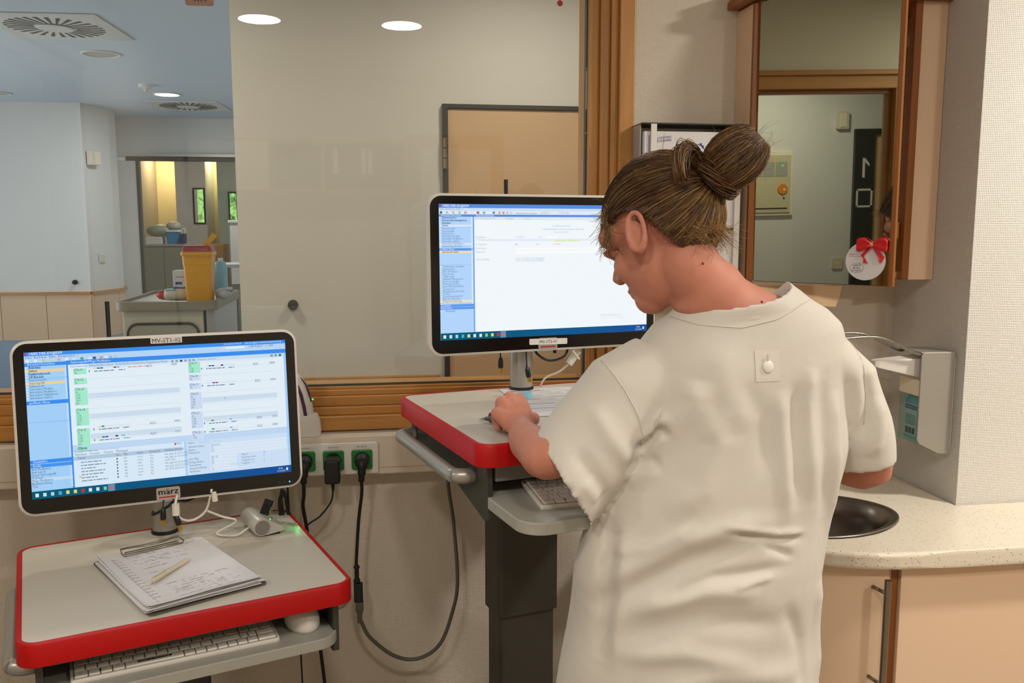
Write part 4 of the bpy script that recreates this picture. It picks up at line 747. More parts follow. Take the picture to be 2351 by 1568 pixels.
S.t(.75, .905, 'Windows aktivieren', '#b9cfe4', .0085)
def taskbar(S, order):
    for k in range(20): 
        a = k / 20; c = '#%02x%02x%02x' % (int(12 + 20 * a), int(96 - 12 * a), int(120 + 40 * a)); S.r(a, .947, a + .05, 1, c, 6)
    for k, c in enumerate(order): S.r(.012 + k * .027, .962, .012 + k * .027 + .0115, .986, c, 8)
    S.r(.012 + 9.6 * .027, .949, .012 + 10.55 * .027, .998, '#5f93b4', 7); S.r(.012 + 9.9 * .027, .962, .012 + 10.3 * .027, .986, '#d86a72', 8)
    S.t(.945, .972, '09:40', '#dfeefa', .0058, 8); S.t(.940, .990, '21.06.2023', '#dfeefa', .0052, 8); S.r(.978, .964, .986, .984, '#dfeefa', 8)
taskbar(S, ('#e8f4fb', '#d6e8f2', '#c2d8e4', '#48b4d8', '#f0dc90', '#f0d850', '#d83038', '#e2eaf0', '#dceaf6', '#7ed0a0'))
S.mb.add([S.p(u, v, 9) for u, v in ((.737, .395), (.741, .412), (.7375, .411))], [(0, 1, 2)], S.mi('#68788a'))
flush_text(); obj('screen', S.mb, S.mats, m1)
lb = plate(m1, 'name_label', .0105, .1645, .062, .0125, .001, M['paper']); q = MB(); text(q, 'MV-ST1-02', .0125, (.0105, -.00265, .1600), align='CENTER'); flush_text(); obj('label_text', q, M['ink'], lb)
M['badge'] = mat('badge_silver', '#a9a39b', .35, .3)
bg = plate(m1, 'maker_badge', -.002, -.1585, .047, .026, .004, M['badge']); q = MB()
for k in range(3): text(q, 'märz', .0185, (-.002 + (k - 1) * .0004, -.00265, -.1600), align='CENTER', sx=1.08)
flush_text(); obj('badge_text', q, M['ink'], bg); obj('badge_bar', B(-.0205, .0165, -.0026, -.0024, -.1672, -.1645), M['tred'], bg)
for k, x in enumerate((.228, .239, .250)): obj('power_light', MB().ball((x, -.0017, -.1625), .0016, 8, 6), emit('led_blue', '#7aa0ff', 2.5) if k == 2 else M['dgrey'], m1)

m2 = monitor('right monitor with a mostly white form, labelled MV-ST2-01', (.385, 1.976, 1.475), 12.75, 1.0, -.079, .035)
S = Screen(.97); Wt = '#f4fafe'; Lb = '#b6d8ff'; Bl = '#5f9bf0'
S.r(0, 0, 1, 1, Wt, 0); S.r(0, 0, 1, .028, '#5b8fe0'); S.r(0, .028, 1, .048, '#cfe3fb'); S.r(0, .048, 1, .075, '#e2edf8'); S.r(0, .075, 1, .092, '#5f90e0', 2); S.r(.150, .092, .156, .947, '#6fa2ee', 2)
S.t(.014, .022, 'ORBIS DRK-KH@KHV', '#ffffff', .0085); S.r(.001, .004, .010, .02, '#b0459a', 3); S.t(.003, .043, 'Datei  Bearbeiten  Extra  ?', '#7f96b0', .0066)
for k, (u, c) in enumerate(((.004, '#2c8a5a'), (.03, '#b4c4d2'), (.058, '#b8d0a0'), (.086, '#a8cfa8'), (.112, '#caa8a0'), (.140, '#e0e8f0'), (.168, '#a86a70'), (.196, '#7cc49c'), (.222, '#e6eef6'), (.24, '#7290ac'), (.266, '#dcb0a0'), (.284, '#d8a0a0'), (.302, '#bcd0c0'), (.32, '#c8d6e2'))): S.r(u, .053, u + .011, .071, c, 4)
S.bar(.348, .069, .10, '#a9bccc'); S.t(.462, .069, '23004952', '#a2b6c8', .0072); S.t(.55, .069, '*19.05.1948', '#a2b6c8', .0072)
S.t(.010, .089, 'Bereiche/Übersichten', '#e6f1ff', .0070); S.t(.164, .089, 'Pflegedurchführung*', '#e6f1ff', .0070)
S.r(0, .092, .150, .947, Lb, 1); S.r(.158, .092, 1, .115, '#e2ecf8', 2); S.t(.162, .110, 'Durchführungsnachweis', '#a9bccc', .0064); S.t(.30, .110, 'Bestätigen', '#a9bccc', .0064); S.t(.385, .110, 'Berichte', '#a9bccc', .0064)
for v, s, b in ((.106, 'Patientenservice', 1), (.125, 'Patientendatenmanagement', 1), (.144, 'Ambulanz', 1), (.162, 'Station', 1), (.185, 'Patientensuche', 0), (.204, 'Stationsgrafik', 0), (.223, 'Fallübersicht', 0), (.241, 'Arbeitsliste Medizin', 0), (.259, 'Arbeitsliste Medikation', 0), (.278, 'Arbeitsliste AddOn', 0), (.296, 'Arbeitsliste Maßnahmen', 0), (.314, 'Auswertungsübersicht', 0),
             (.462, 'Tarifneutrale Leistungen', 0), (.481, 'Laborbefunde', 0), (.499, 'DRG Workplace', 0), (.517, 'Abrechnung', 0), (.536, 'CARE Listen', 0), (.554, 'Infektions-Management', 0), (.572, 'Interne Leistungen', 0), (.590, 'Krankengeschichte', 0), (.608, 'Labor Kumulativbefund', 0), (.627, 'Operationen', 0), (.645, 'Pflegeplanung Übersicht', 0), (.663, 'Termine', 0), (.681, 'Verordnungsübersicht', 0), (.699, 'Wunden Übersicht', 0), (.717, '[Pflegedurchführung]', 0), (.790, 'Meldungen', 0)):
    S.t(.012 if s != 'Meldungen' else .024, v, s, '#35557c' if b else '#5c7ea6', .0068)
    if b: S.t(.0125, v, s, '#35557c', .0068)
    S.r(.001, v - .012, .006, v - .001, '#e0f2e4', 4)
S.r(0, .150, .145, .166, '#ddebfa', 2); S.r(0, .285, .145, .300, '#dde9f6', 2); S.r(0, .704, .145, .721, '#f8e4bc', 2); S.r(0, .168, .15, .170, '#86b2ee', 3); S.r(0, .444, .15, .446, '#86b2ee', 3)
for v, s in ((.322, 'geöffnete Akten'), (.735, 'Zusatzinfos'), (.755, 'Nachrichten')): S.r(0, v, .150, v + .018, Bl, 3); S.t(.004, v + .014, s, '#e6f1ff', .0066)
S.r(0, .342, .145, .358, '#f8dfb0', 3); S.bar(.012, .354, .075, '#a09070')
S.r(.142, .095, .149, .735, '#dceafc', 3)
for (u, v, s) in ((.52, .165, 'Durchführungsnachweis'), (.47, .190, 'Unterstützung/Hilfe bei der Körperpflege am Bett/-rand'), (.53, .212, 'für den 21.06.2023'), (.162, .248, 'Bezugsdatum'), (.345, .248, '21.06.2023'), (.455, .248, 'um:'), (.167, .268, 'Durchführungsdaten'), (.162, .302, 'Durchgeführt:'), (.350, .302, 'ja'), (.442, .302, 'nein'), (.162, .330, 'Bemerkungen:'), (.162, .357, 'Pflegekräfte:'), (.162, .412, 'nächste Aufträge:'), (.345, .410, 'am Do, 22.06.2023 (ohne Zeitangabe)'), (.345, .426, 'am Fr, 23.06.2023 (ohne Zeitangabe)')): S.t(u, v, s, '#b0c0ce', .0062)
S.t(.522, .302, 'verweigert', '#dba8ae', .0062); S.r(.24, .257, .99, .272, '#e8eefa', 1); S.r(.345, .325, .985, .338, '#ffffff', 2); S.r(.345, .348, .985, .368, '#ffffff', 2); S.r(.49, .238, .54, .252, '#ffffff', 3); S.r(.525, .262, .655, .280, '#f2f8d8', 5); S.t(.53, .275, 'Durchführungszeit, Medizinische Zeit', '#b4c494', .0056, 7); S.r(.345, .294, .349, .300, '#5a708c', 5); S.r(.83, .240, .99, .253, '#ffffff', 3); S.r(.47, .246, .485, .247, '#b0c0ce', 3)
S.t(.76, .868, 'Windows aktivieren', '#d2dce4', .0090); S.t(.76, .888, 'Wechseln Sie zu den Einstellungen', '#dfe7ec', .0060)
taskbar(S, ('#e8f4fb', '#d6e8f2', '#c2d8e4', '#48b4d8', '#f0dc90', '#dceaf6', '#e2eaf0', '#7ed0a0', '#f0d850', '#d83038'))
flush_text(); obj('screen', S.mb, S.mats, m2)
bg = plate(m2, 'maker_badge', -.001, -.159, .047, .026, .004, M['badge']); obj('badge_bar', B(-.019, .018, -.0026, -.0024, -.168, -.1645), M['tred'], bg)
lb = plate(m2, 'name_label', .000, -.1545, .094, .0135, .002, M['white'], -.0025, rot=-.02); q = MB(); text(q, 'MV-ST2-01', .0098, (.0, -.0036, -.1580), align='CENTER'); flush_text(); obj('label_text', q, M['ink'], lb)
# USB leads hanging under the monitors
def usb(label, pts, plug_dir, tip_m=None, r=.0017):
    t = thing('usb_lead', label, 'cable', (0, 0, 0)); P = spline(pts, 7); e = Vector(pts[-1]); d_ = Vector(plug_dir).normalized()
    obj('lead', MB().tube(P, r, 8), M['rubber'], t, smooth=True); obj('plug_body', MB().tube([e, e + d_ * .006, e + d_ * .022, e + d_ * .025], [.0032, .0058, .0062, .0048], 10), M['black'], t, auto=40); obj('plug_contact', MB().tube([e + d_ * .025, e + d_ * .036], .0046, 4), tip_m or M['gold'], t)
usb('black USB lead hanging left under the right monitor', [(.280, 2.02, 1.34), (.2795, 2.0, 1.30), (.280, 2.0, 1.282)], (.02, 0, -1))
usb('black USB lead in front of the right monitor pole', [(.338, 2.0, 1.32), (.3375, 1.985, 1.29), (.338, 1.98, 1.262)], (.18, -.05, -1))
usb('black USB lead in front of the left monitor pole', [(-.452, 1.93, 1.03), (-.4515, 1.91, 1.01), (-.452, 1.90, .992)], (0, -.05, -1))
usb('tilted black USB lead right of the left monitor pole', [(-.44, 1.93, 1.03), (-.432, 1.91, 1.005), (-.428, 1.90, .978)], (.3, -.05, -1))
t = thing('black_cable', 'black cable arching under the right monitor', 'cable'); obj('lead', MB().tube(spline([(.358, 2.02, 1.31), (.366, 2.0, 1.288), (.395, 2.0, 1.272), (.43, 2.0, 1.282), (.445, 2.02, 1.31)], 7), .0028, 8), M['rubber'], t, smooth=True); obj('grommet', MB().lathe([(.004, 0), (.004, .01)], 10, (.409, 2.01, 1.288)), M['rubber'], t)
t = thing('white_cable', 'white cable with ferrite block at the right monitor', 'cable'); obj('lead', MB().tube(spline([(.440, 2.02, 1.31), (.455, 1.99, 1.285), (.463, 1.99, 1.275)], 6), .0026, 8), M['wcable'], t, smooth=True); obj('ferrite', MB().tube([(.447, 2.03, 1.258), (.470, 2.03, 1.290)], .009, 12), M['wcable'], t, auto=40)
obj('lead_end', MB().tube(spline([(.447, 2.03, 1.258), (.425, 2.04, 1.238), (.40, 2.05, 1.226), (.388, 2.055, 1.212), (.386, 2.075, 1.19)], 6), .0024, 8), M['wcable'], t, smooth=True)
t = thing('white_cable', 'white cable with ferrite running to the card reader on the left cart', 'cable'); obj('lead', MB().tube(spline([(-.425, 1.92, 1.02), (-.426, 1.90, 1.002), (-.428, 1.90, .985), (-.415, 1.91, .962), (-.395, 1.93, .955), (-.372, 1.94, .972), (-.357, 1.93, 1.02)], 7), .0026, 8), M['wcable'], t, smooth=True)
obj('ferrite', MB().tube([(-.4262, 1.90, .976), (-.4258, 1.90, 1.000)], .0078, 12), M['wcable'], t, auto=40); obj('ferrite', MB().tube([(-.352, 1.935, .992), (-.354, 1.935, 1.014)], .0062, 12), M['wcable'], t, auto=40)
obj('lead', MB().tube(spline([(-.372, 1.945, .968), (-.345, 1.97, .945), (-.318, 1.985, .928)] + [onc(C1, .10, .135, .906), onc(C1, .135, .105, .905), onc(C1, .165, .110, .916)], 7), .0026, 8), M['wcable'], t, smooth=True)
t = thing('black_cable', 'black cable curling around the left monitor pole', 'cable'); obj('lead', MB().tube(spline([(-.430, 1.95, 1.03), (-.437, 1.93, .998), (-.455, 1.925, .983), (-.480, 1.935, .968), (-.487, 1.96, .966)], 7), .003, 8), M['rubber'], t, smooth=True); obj('lead', MB().tube(spline([(-.437, 1.94, .998), (-.41, 1.94, .994), (-.385, 1.94, 1.008), (-.375, 1.945, 1.03)], 6), .0026, 8), M['rubber'], t, smooth=True)

# ------------------------------------------------------------------ mirror cabinet in the corner
t = thing('mirror_cabinet', 'corner wall cabinet with mirror door and brown wooden edges', 'cabinet', (0, 0, 0)); z0, z1 = 1.446, 2.122
obj('side_panel', B(.928, .944, 2.150, D - .001, z0, z1), M['peach'], t, bevel=.001); obj('edge_strip', B(.928, .948, 2.138, 2.150, z0, z1), M['wood_dk'], t, bevel=.001)
obj('end_panel', B(1.332, 1.404, 2.080, 2.094, z0, z1 + .08), M['peach'], t, bevel=.001); obj('edge_strip', B(1.313, 1.332, 2.072, 2.094, z0, z1 + .08), M['wood_dk'], t, bevel=.001)
obj('bottom_board', MB().prism([(.944, D - .002), (.944, 2.152), (1.320, 2.096), (1.403, 2.096), (1.403, D - .002)], z0 + .004, z0 + .02), M['peach'], t)
obj('top_board', MB().prism([(.90, D - .002), (.90, 2.112), (1.31, 2.03), (1.403, 2.06), (1.403, D - .002)], z1 + .004, z1 + .022), M['wood_dkx'], t)
obj('crown', MB().prism([(.905, D - .001), (.905, 2.128), (.945, 2.128), (.945, D - .001)], z1 + .006, z1 + .045), M['wood'], t, bevel=.004)
ang = math.radians(-47); L = .336
dr = obj('door', MB().box(0, L, 0, .016, -.004, z1 - z0), M['wood_dk'], t, loc=(.950, 2.140, z0), rot=(math.radians(1.0), 0, ang))
obj('mirror', MB().box(.001, L - .009, -.005, -.0005, -.002, z1 - z0), M['mirror'], dr)
obj('hinge', B(1.25, 1.31, 2.09, 2.10, 1.55, 1.59), M['wood'], t)
obj('content', B(1.26, 1.305, 2.12, 2.16, z0 + .02, z0 + .14), mat('green_carton', '#5c7a1e', .5), t)
# round card and bow on the mirror
def onm(x, z, off): return (.950 + x * math.cos(ang) + off * math.sin(ang), 2.140 + x * math.sin(ang) - off * math.cos(ang), z)
cx_, cz_ = .2745, 1.5000; R_ = .0450
t = thing('round_card', 'round white printed card stuck on the lower right of the mirror', 'card', onm(cx_, cz_, .0072), ang)
obj('disc', MB().lathe([(R_, 0), (R_, .0012)], 48, fn=lambda a, b, c: (a, -c, b)), M['paper'], t)
q = MB(); text(q, 'KEINE CHANCE DEN', .0040, (-.0365, -.0015, .0135), sx=.9); text(q, 'KRANKENHAUSINFEKTIONEN', .0026, (-.0365, -.0015, .0095), sx=.9); flush_text(); obj('red_print', q, M['tred'], t)
q = MB()
for k, s in enumerate(("WÄR'N", 'SIE MAL', 'SO NETT?')): text(q, s, .0062, (-.0185, -.0015, -.0125 - k * .0062), align='CENTER', sx=.9)
flush_text(); q.tube([(-.0185 + .0155 * math.cos(a), -.0013, -.0165 + .0115 * math.sin(a)) for a in [2 * PI * i / 30 for i in range(30)]], .0003, 4, closed=True); obj('speech_bubble', q, M['ink'], t)
t = thing('ribbon_bow', 'red satin ribbon bow at the top of the round card', 'bow', onm(cx_ + .016, cz_ + .037, .0125), ang); t.scale = (1.2, 1.2, 1.2); M['satin'] = mat('red_satin', '#c20a14', .32, var=.1, scale=80)
for s in (-1, 1):
    R = []
    for x, h, dz in ((.001, .004, 0), (.007, .007, .002), (.014, .0115, .003), (.022, .0135, .001), (.027, .0125, 0), (.0285, .009, 0)): R.append([(s * x, -.004 - .0035 * math.sin(a) - .0015 * math.sin(3 * a), dz + h * math.cos(a)) for a in [2 * PI * i / 16 for i in range(16)]])
    obj('loop', MB().rings(R), M['satin'], t, smooth=True)
    tl = MB(); P = [(0, -.003), (s * .0135 - .001, -.021), (s * .0145 + .001 * s, -.034), (s * .007, -.036) if s < 0 else (s * .019, -.033), (s * .0235, -.022) if s > 0 else (s * .020, -.020), (s * .006, -.002)]
    tl.prism(P if s > 0 else P[::-1], 0, .0012, fn=lambda a, b, c: (a, -.002 - c - .0025 * math.sin(a * 200), b)); obj('tail', tl, M['satin'], t)
obj('knot', MB().ball((0, -.005, .001), (.004, .004, .0042), 12, 8), mat('bow_knot', '#d8905a', .35), t, smooth=True)
t = thing('beige_sheet', 'beige paper towel hanging below the mirror cabinet', 'paper towel', (0, 0, 0))  # plain beige sheet with a cream strip above it
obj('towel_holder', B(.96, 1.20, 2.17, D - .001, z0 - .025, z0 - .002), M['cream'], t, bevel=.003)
obj('hanging_sheet', MB().prism([(.97, z0 - .02), (1.205, z0 - .02), (1.200, z0 - .045), (1.190, z0 - .075), (.97, z0 - .06)], 0, .0015, fn=lambda a, b, c: (a, 2.165 + c, b)), mat('sheet_beige', '#d2b48e', .8), t)
# ------------------------------------------------------------------ glove dispenser
t = thing('glove_holder', 'grey steel frame holding glove boxes beside the mirror cabinet', 'glove holder', (0, 0, 0)); x0, x1, y0 = .650, .908, 2.140; zt_ = 1.832; zb = 1.40
obj('back_plate', B(x0, x1, D - .004, D - .001, zb, zt_), M['silver'], t); obj('top_plate', B(x0, x1, y0, D - .001, zt_ - .003, zt_), M['dgrey'], t)
for xx in (x0, x1 - .0025): obj('side_plate', B(xx, xx + .0025, y0 + .02, D - .001, zb, zt_ - .003), M['silver'], t)
for xx in (x0 + .022, x1 - .016): obj('front_rail', B(xx, xx + .015, y0, y0 + .004, zb, zt_ - .001), M['white'], t, bevel=.001)
obj('bottom_plate', B(x0, x1, y0, D - .001, zb, zb + .003), M['silver'], t)
for k, (zz, h, s) in enumerate(((1.700, .112, 'LATEXFREI\nPUDERFREI'), (1.575, .12, 'soft nitrile'), (1.45, .12, ''))):
    g = thing('glove_box', ('white glove box at the top of the steel holder', 'second glove box in the steel holder with blue stripe', 'lowest glove box in the steel holder behind the head')[k], 'box', ((x0 + x1) / 2, 2.19, zz), 0, 'glove boxes in the steel holder')
    obj('carton', B(-.122, .122, -.043, .045, 0, h), M['paper'], g, bevel=.002)
    if k == 1: obj('blue_stripe', B(-.12, .12, -.0436, -.043, h - .030, h - .025), M['blue'], g); obj('logo', MB().lathe([(.006, 0), (.006, .0005)], 16, fn=lambda a, b, c: (.10 + a, -.043 - c, h - .011 + b * .5)), M['blue'], g)
    q = MB()
    if k == 0: text(q, 'LATEXFREI', .0075, (-.089, -.0436, h - .020), (.99, 0, .12), (-.12, 0, .99)); text(q, 'PUDERFREI', .0075, (-.089, -.0436, h - .0275), (.99, 0, .12), (-.12, 0, .99)); q.box(.020, .026, -.0436, -.043, h - .034, h - .028); q.box(.026, .031, -.0436, -.043, h - .039, h - .033); text(q, 'nitrile', .012, (-.1165, -.0436, .03), (0, 0, 1), (-1, 0, 0)); q.box(-.1105, -.109, -.0436, -.043, .02, h - .01)
    else: text(q, 'soft nitrile', .011, (.042, -.0436, h - .023))
    flush_text(); obj('print', q, M['blue'], g)
    obj('opening', MB().prism(rrect(.12, .03, .014), 0, .0006, fn=lambda a, b, c: (a, -.043 - c, h * .42 + b)), mat('opening_grey', '#8d8b92', .8), g)
# ------------------------------------------------------------------ disinfectant dispenser on the return wall
XR = 1.4045
t = thing('disinfectant_dispenser', 'silver wall dispenser with wire arm lever above the sink', 'dispenser', (0, 0, 0))
obj('back_plate', B(XR - .008, XR - .0005, 1.965, 2.060, 1.030, 1.262), M['white'], t, bevel=.002)
cv = [(XR - .008, 1.962), (XR - .085, 1.962), (XR - .092, 1.966), (XR - .092, 1.972), (XR - .008, 1.972)]
obj('side_cover', MB().prism([(-.008, 1.020), (-.040, 1.024), (-.092, 1.050), (-.098, 1.062), (-.098, 1.268), (-.092, 1.277), (-.008, 1.277)], 1.958, 1.9625, fn=lambda a, b, c: (XR + a, c, b)), M['silver'], t, bevel=.002)
obj('top_cover', B(XR - .096, XR - .008, 1.9625, 2.058, 1.2725, 1.277), M['silver'], t, bevel=.002)
obj('pump_nozzle', MB().rings([[(XR + a, 2.010 + s * w, z) for s, z in ((-1, zl), (1, zl), (1, zh), (-1, zh))] for a, w, zl, zh in ((-.05, .032, 1.205, 1.262), (-.102, .030, 1.215, 1.258), (-.185, .014, 1.234, 1.254), (-.195, .010, 1.238, 1.252))]), M['white'], t, bevel=.002)
obj('front_plate', B(XR - .090, XR - .087, 1.9635, 2.057, 1.165, 1.205), M['cream'], t, bevel=.001); obj('window', B(XR - .088, XR - .086, 1.9635, 2.057, 1.045, 1.165), pane('dispenser_window', (.75, .92, .92), 1.45), t)
arm = []
for s in (0, 1):
    y = 1.966 + s * .088
    arm.append([(XR - .085, y, 1.270), (XR - .105, y, 1.272), (XR - .20, y + (.004 if s == 0 else -.004), 1.313), (XR - .30, y, 1.3135)])
P = arm[0] + [(XR - .325, 1.975, 1.312), (XR - .332, 2.010, 1.312), (XR - .325, 2.045, 1.312)] + arm[1][::-1]
obj('arm_lever', MB().tube(spline(P, 6), .0032, 10), M['steel'], t, smooth=True)
t = thing('disinfectant_bottle', 'turquoise bottle with printed label inside the wall dispenser', 'bottle', (XR - .052, 2.012, 1.050))
obj('bottle_body', MB().rings([[(x, y, z) for x, y in rrect(w, h, .012, 5)] for w, h, z in ((.058, .066, 0), (.062, .070, .006), (.062, .070, .095), (.044, .046, .120), (.022, .022, .128), (.022, .022, .145))]), mat('turquoise', '#3fa9b3', .25), t, auto=40)
lb = obj('label', B(-.0316, -.0311, -.026, .026, .010, .090), M['paper'], t); obj('label_header', B(-.0320, -.0316, -.024, .024, .076, .087), M['blue'], lb)
q = MB(); text(q, 'Sterillium med', .0066, (-.0322, .0225, .0795), (0, -1, 0)); flush_text(); obj('label_title', q, M['white'], lb)
q = MB()
for k in range(6): q.box(-.0320, -.0316, -.021, .021, .038 + k * .0045, .0395 + k * .0045)
for k in range(3): q.box(-.0320, -.0316, -.02 + k * .014, -.009 + k * .014, .014, .030)
obj('label_print', q, M['ink'], lb)
# ------------------------------------------------------------------ worktop, sink, base cabinets
def worktop_outline(o=0):
    P = [(3.24, 1.640 - o), (1.12, 1.642 - o)]
    for k in range(1, 12):
        a = math.radians(90 * k / 11 * .8); P.append((1.12 - (.40 + o) * math.sin(a), 1.642 - o + (.40 + o) * (1 - math.cos(a))))
    P += [(.72 - o, 2.0), (.705 - o, 2.2465), (1.4045, 2.2465), (1.4045, 1.9325), (3.24, 1.9325)]
    return P
t = thing('worktop', 'cream speckled worktop with rounded front edge under the dispenser', 'worktop', (0, 0, 0))
def slab(out, z0, z1, hole=None):
    bm = bmesh.new()
    def loop(P, z): vs = [bm.verts.new((x, y, z)) for x, y in P]; return vs, [bm.edges.new((vs[i], vs[(i + 1) % len(vs)])) for i in range(len(vs))]
    vt, et = loop(out, z1); edges = list(et); hv = None
    if hole: hv, he = loop(hole, z1); edges += he
    r = bmesh.ops.triangle_fill(bm, use_beauty=True, edges=edges)
    top = [f for f in r['geom'] if isinstance(f, bmesh.types.BMFace)]
    ex = bmesh.ops.extrude_face_region(bm, geom=top); ev = [g for g in ex['geom'] if isinstance(g, bmesh.types.BMVert)]
    for v in ev: v.co.z = z0
    bmesh.ops.recalc_face_normals(bm, faces=bm.faces); me = bpy.data.meshes.new('slab'); bm.to_mesh(me); bm.free(); return me
SK = (1.005, 1.915); SKA, SKB = .205, .165
def sinkring(k, z, n=48): return [(SK[0] + SKA * k * math.cos(2 * PI * i / n) * (1 + .06 * math.cos(4 * PI * i / n)), SK[1] + SKB * k * math.sin(2 * PI * i / n), z) for i in range(n)]
me = slab(worktop_outline(), .862, .900, [(x, y) for x, y, z in sinkring(.965, 0)]); me.materials.append(M['counter'])
o = obj('slab', me, None, t, bevel=.010, seg=4)
t = thing('sink', 'oval brushed steel sink let into the worktop', 'sink', (0, 0, 0))
obj('basin', MB().rings([sinkring(1.0, .9004), sinkring(1.0, .9035), sinkring(.955, .9045), sinkring(.90, .900), sinkring(.86, .86), sinkring(.74, .79), sinkring(.45, .755), sinkring(.10, .750), sinkring(.10, .745), sinkring(.46, .748), sinkring(.76, .784), sinkring(.89, .86), sinkring(.93, .899), sinkring(.96, .9004)], False, closed=True), M['sinks'], t, smooth=True)
obj('drain', MB().lathe([(.03, 0), (.028, .004), (.02, .003)], 20, (SK[0], SK[1], .750)), M['steel'], t)
t = thing('base_cabinet', 'peach base cabinet door with steel bar handle under the sink', 'cabinet', (0, 0, 0))
out = worktop_outline(-.035)[1:14]
obj('carcass', MB().prism([(1.078, 1.70)] + [(x, y) for x, y in worktop_outline(-.055)[2:14]] + [(.765, 2.2455), (1.078, 2.2455)], .10, .7445), M['peach'], t)
dp = [(1.076, 1.677)] + [p for p in out[1:] if p[0] > .79]; dpi = [(1.076, 1.697)] + [p for p in worktop_outline(-.055)[2:14] if p[0] > .79]
obj('door', MB().prism(dp + dpi[::-1], .10, .858), M['peach'], t, auto=25)
h = obj('handle', MB().tube([(1.048, 1.640, .582), (1.048, 1.640, .845)], .0072, 16), M['steel'], t, auto=40)
for zz in (.612, .815): obj('handle_post', MB().tube([(1.048, 1.642, zz), (1.040, 1.682, zz)], .0042, 10), M['steel'], h, smooth=True)
obj('plinth', B(.80, 1.078, 1.76, 2.24, 0, .10), M['dark'], t)
t = thing('base_cabinet', 'wide peach base cabinet front right of the dark seam', 'cabinet', (0, 0, 0)); obj('carcass', B(1.226, 1.4040, 1.70, 2.2455, .10, .860), M['peach'], t); obj('carcass', B(1.102, 1.226, 1.70, 2.2455, .10, .742), M['peach'], t); obj('carcass', B(1.405, 3.24, 1.70, 1.932, .10, .860), M['peach'], t); obj('edge_strip', B(1.080, 1.102, 1.690, 1.75, .10, .860), M['wood_dk'], t); obj('door', B(1.104, 1.75, 1.680, 1.699, .10, .858), M['peach'], t, bevel=.001); obj('door', B(1.754, 3.24, 1.680, 1.699, .10, .858), M['peach'], t, bevel=.001); obj('plinth', B(1.102, 3.24, 1.74, 1.93, 0, .10), M['dark'], t)
# ------------------------------------------------------------------ the person writing at the right cart
from mathutils.bvhtree import BVHTree
def remesh(mb, voxel, smooth=3, fac=.5):
    me = bpy.data.meshes.new('tmp'); me.from_pydata(mb.v, [], mb.f)
    bm = bmesh.new(); bm.from_mesh(me); bmesh.ops.recalc_face_normals(bm, faces=bm.faces); bm.to_mesh(me); bm.free()
    o = bpy.data.objects.new('tmp', me); COL.objects.link(o); r = o.modifiers.new('r', 'REMESH'); r.mode = 'VOXEL'; r.voxel_size = voxel; r.adaptivity = 0
    if smooth: s = o.modifiers.new('s', 'SMOOTH'); s.iterations = smooth; s.factor = fac
    bpy.context.view_layer.update(); dg = bpy.context.evaluated_depsgraph_get(); out = bpy.data.meshes.new_from_object(o.evaluated_get(dg))
    bpy.data.objects.remove(o, do_unlink=True); bpy.data.meshes.remove(me); return out
def V3(*a): return Vector(a)
Rt = V3(.988, -.152, 0); Up = V3(.019, .127, .992); Fw = V3(.150, .980, -.128)
hf = (Rt * -.63 + Up * -.45 + Fw * .63).normalized(); hu = (Rt * -.34 + Up * .88 + Fw * .33); hu = (hu - hf * hu.dot(hf)).normalized(); hl = hu.cross(hf)
HC = V3(.473, 1.450, 1.570); AX = (hl, hf, hu); HS = 1.06
def H(l, f, u): return HC + (hl * l + hf * f + hu * u) * HS
wb_ = thing('person', 'person in white short-sleeved tunic with hair bun, writing at the cart', 'person', (.54, 1.42, 0))
inv = Matrix.Translation((-.54, -1.42, 0))
b = MB()
b.ball(H(0, -.014, .022), (.073, .093, .086), 28, 18, ax=AX); b.ball(H(0, .022, -.042), (.060, .068, .074), 24, 14, ax=AX); b.ball(H(0, .058, -.086), (.032, .032, .028), 16, 10, ax=AX); b.ball(H(0, .030, -.072), (.048, .052, .042), 20, 12, ax=AX)
for s in (1, -1):
    b.ball(H(s * .031, .050, -.032), (.029, .034, .032), 14, 8, ax=AX)
    b.ball(H(s * .045, .055, .022), (.024, .026, .022), 14, 8, ax=AX)
    e = lambda t, k=1.0: H(s * (.0785 + .010 * max(0, -math.cos(t)) * .5 + .006), -.014 - .0145 * math.cos(t) * k - .006 * math.sin(t), -.014 + .0285 * math.sin(t) * k)
    b.tube([e(2 * PI * i / 26) for i in range(26)], [.0052 if math.sin(2 * PI * i / 26) > -.6 else .0068 for i in range(26)], 10, closed=True)
    b.ball(H(s * .076, -.010, -.016), (.0060, .0145, .0275), 14, 10, ax=AX); b.ball(H(s * .081, -.006, -.042), (.0055, .007, .009), 10, 8, ax=AX); b.tube([H(s * .082, -.006, -.034), H(s * .083, -.013, -.012), H(s * .083, -.010, .006)], .0035, 8)
b.tube([H(0, .078, .012), H(0, .094, -.008), H(0, .106, -.026), H(0, .098, -.034)], [.008, .009, .0115, .010], 12); b.ball(H(0, .086, .010), (.045, .012, .010), 14, 8, ax=AX)
for s in (1, -1): b.ball(H(s * .011, .094, -.031), .0075, 10, 8)
b.ball(H(0, .084, -.060), (.021, .010, .0055), 12, 8, ax=AX); b.ball(H(0, .082, -.070), (.019, .010, .006), 12, 8, ax=AX)
b.tube(spline([H(0, -.010, -.02), H(.0, -.024, -.075), (.550, 1.402, 1.462), (.578, 1.410, 1.42), (.588, 1.415, 1.33)], 5), [.046] * 4 + [.051] * 4 + [.062] * 4 + [.070] * 4 + [.080] * 4 + [.084], 24)
b.tube(spline([(.47, 1.415, 1.345), (.515, 1.410, 1.380), (.575, 1.408, 1.408), (.645, 1.410, 1.418), (.71, 1.415, 1.39)], 5), [.035] * 5 + [.052] * 5 + [.066] * 5 + [.054] * 5 + [.035], 20)
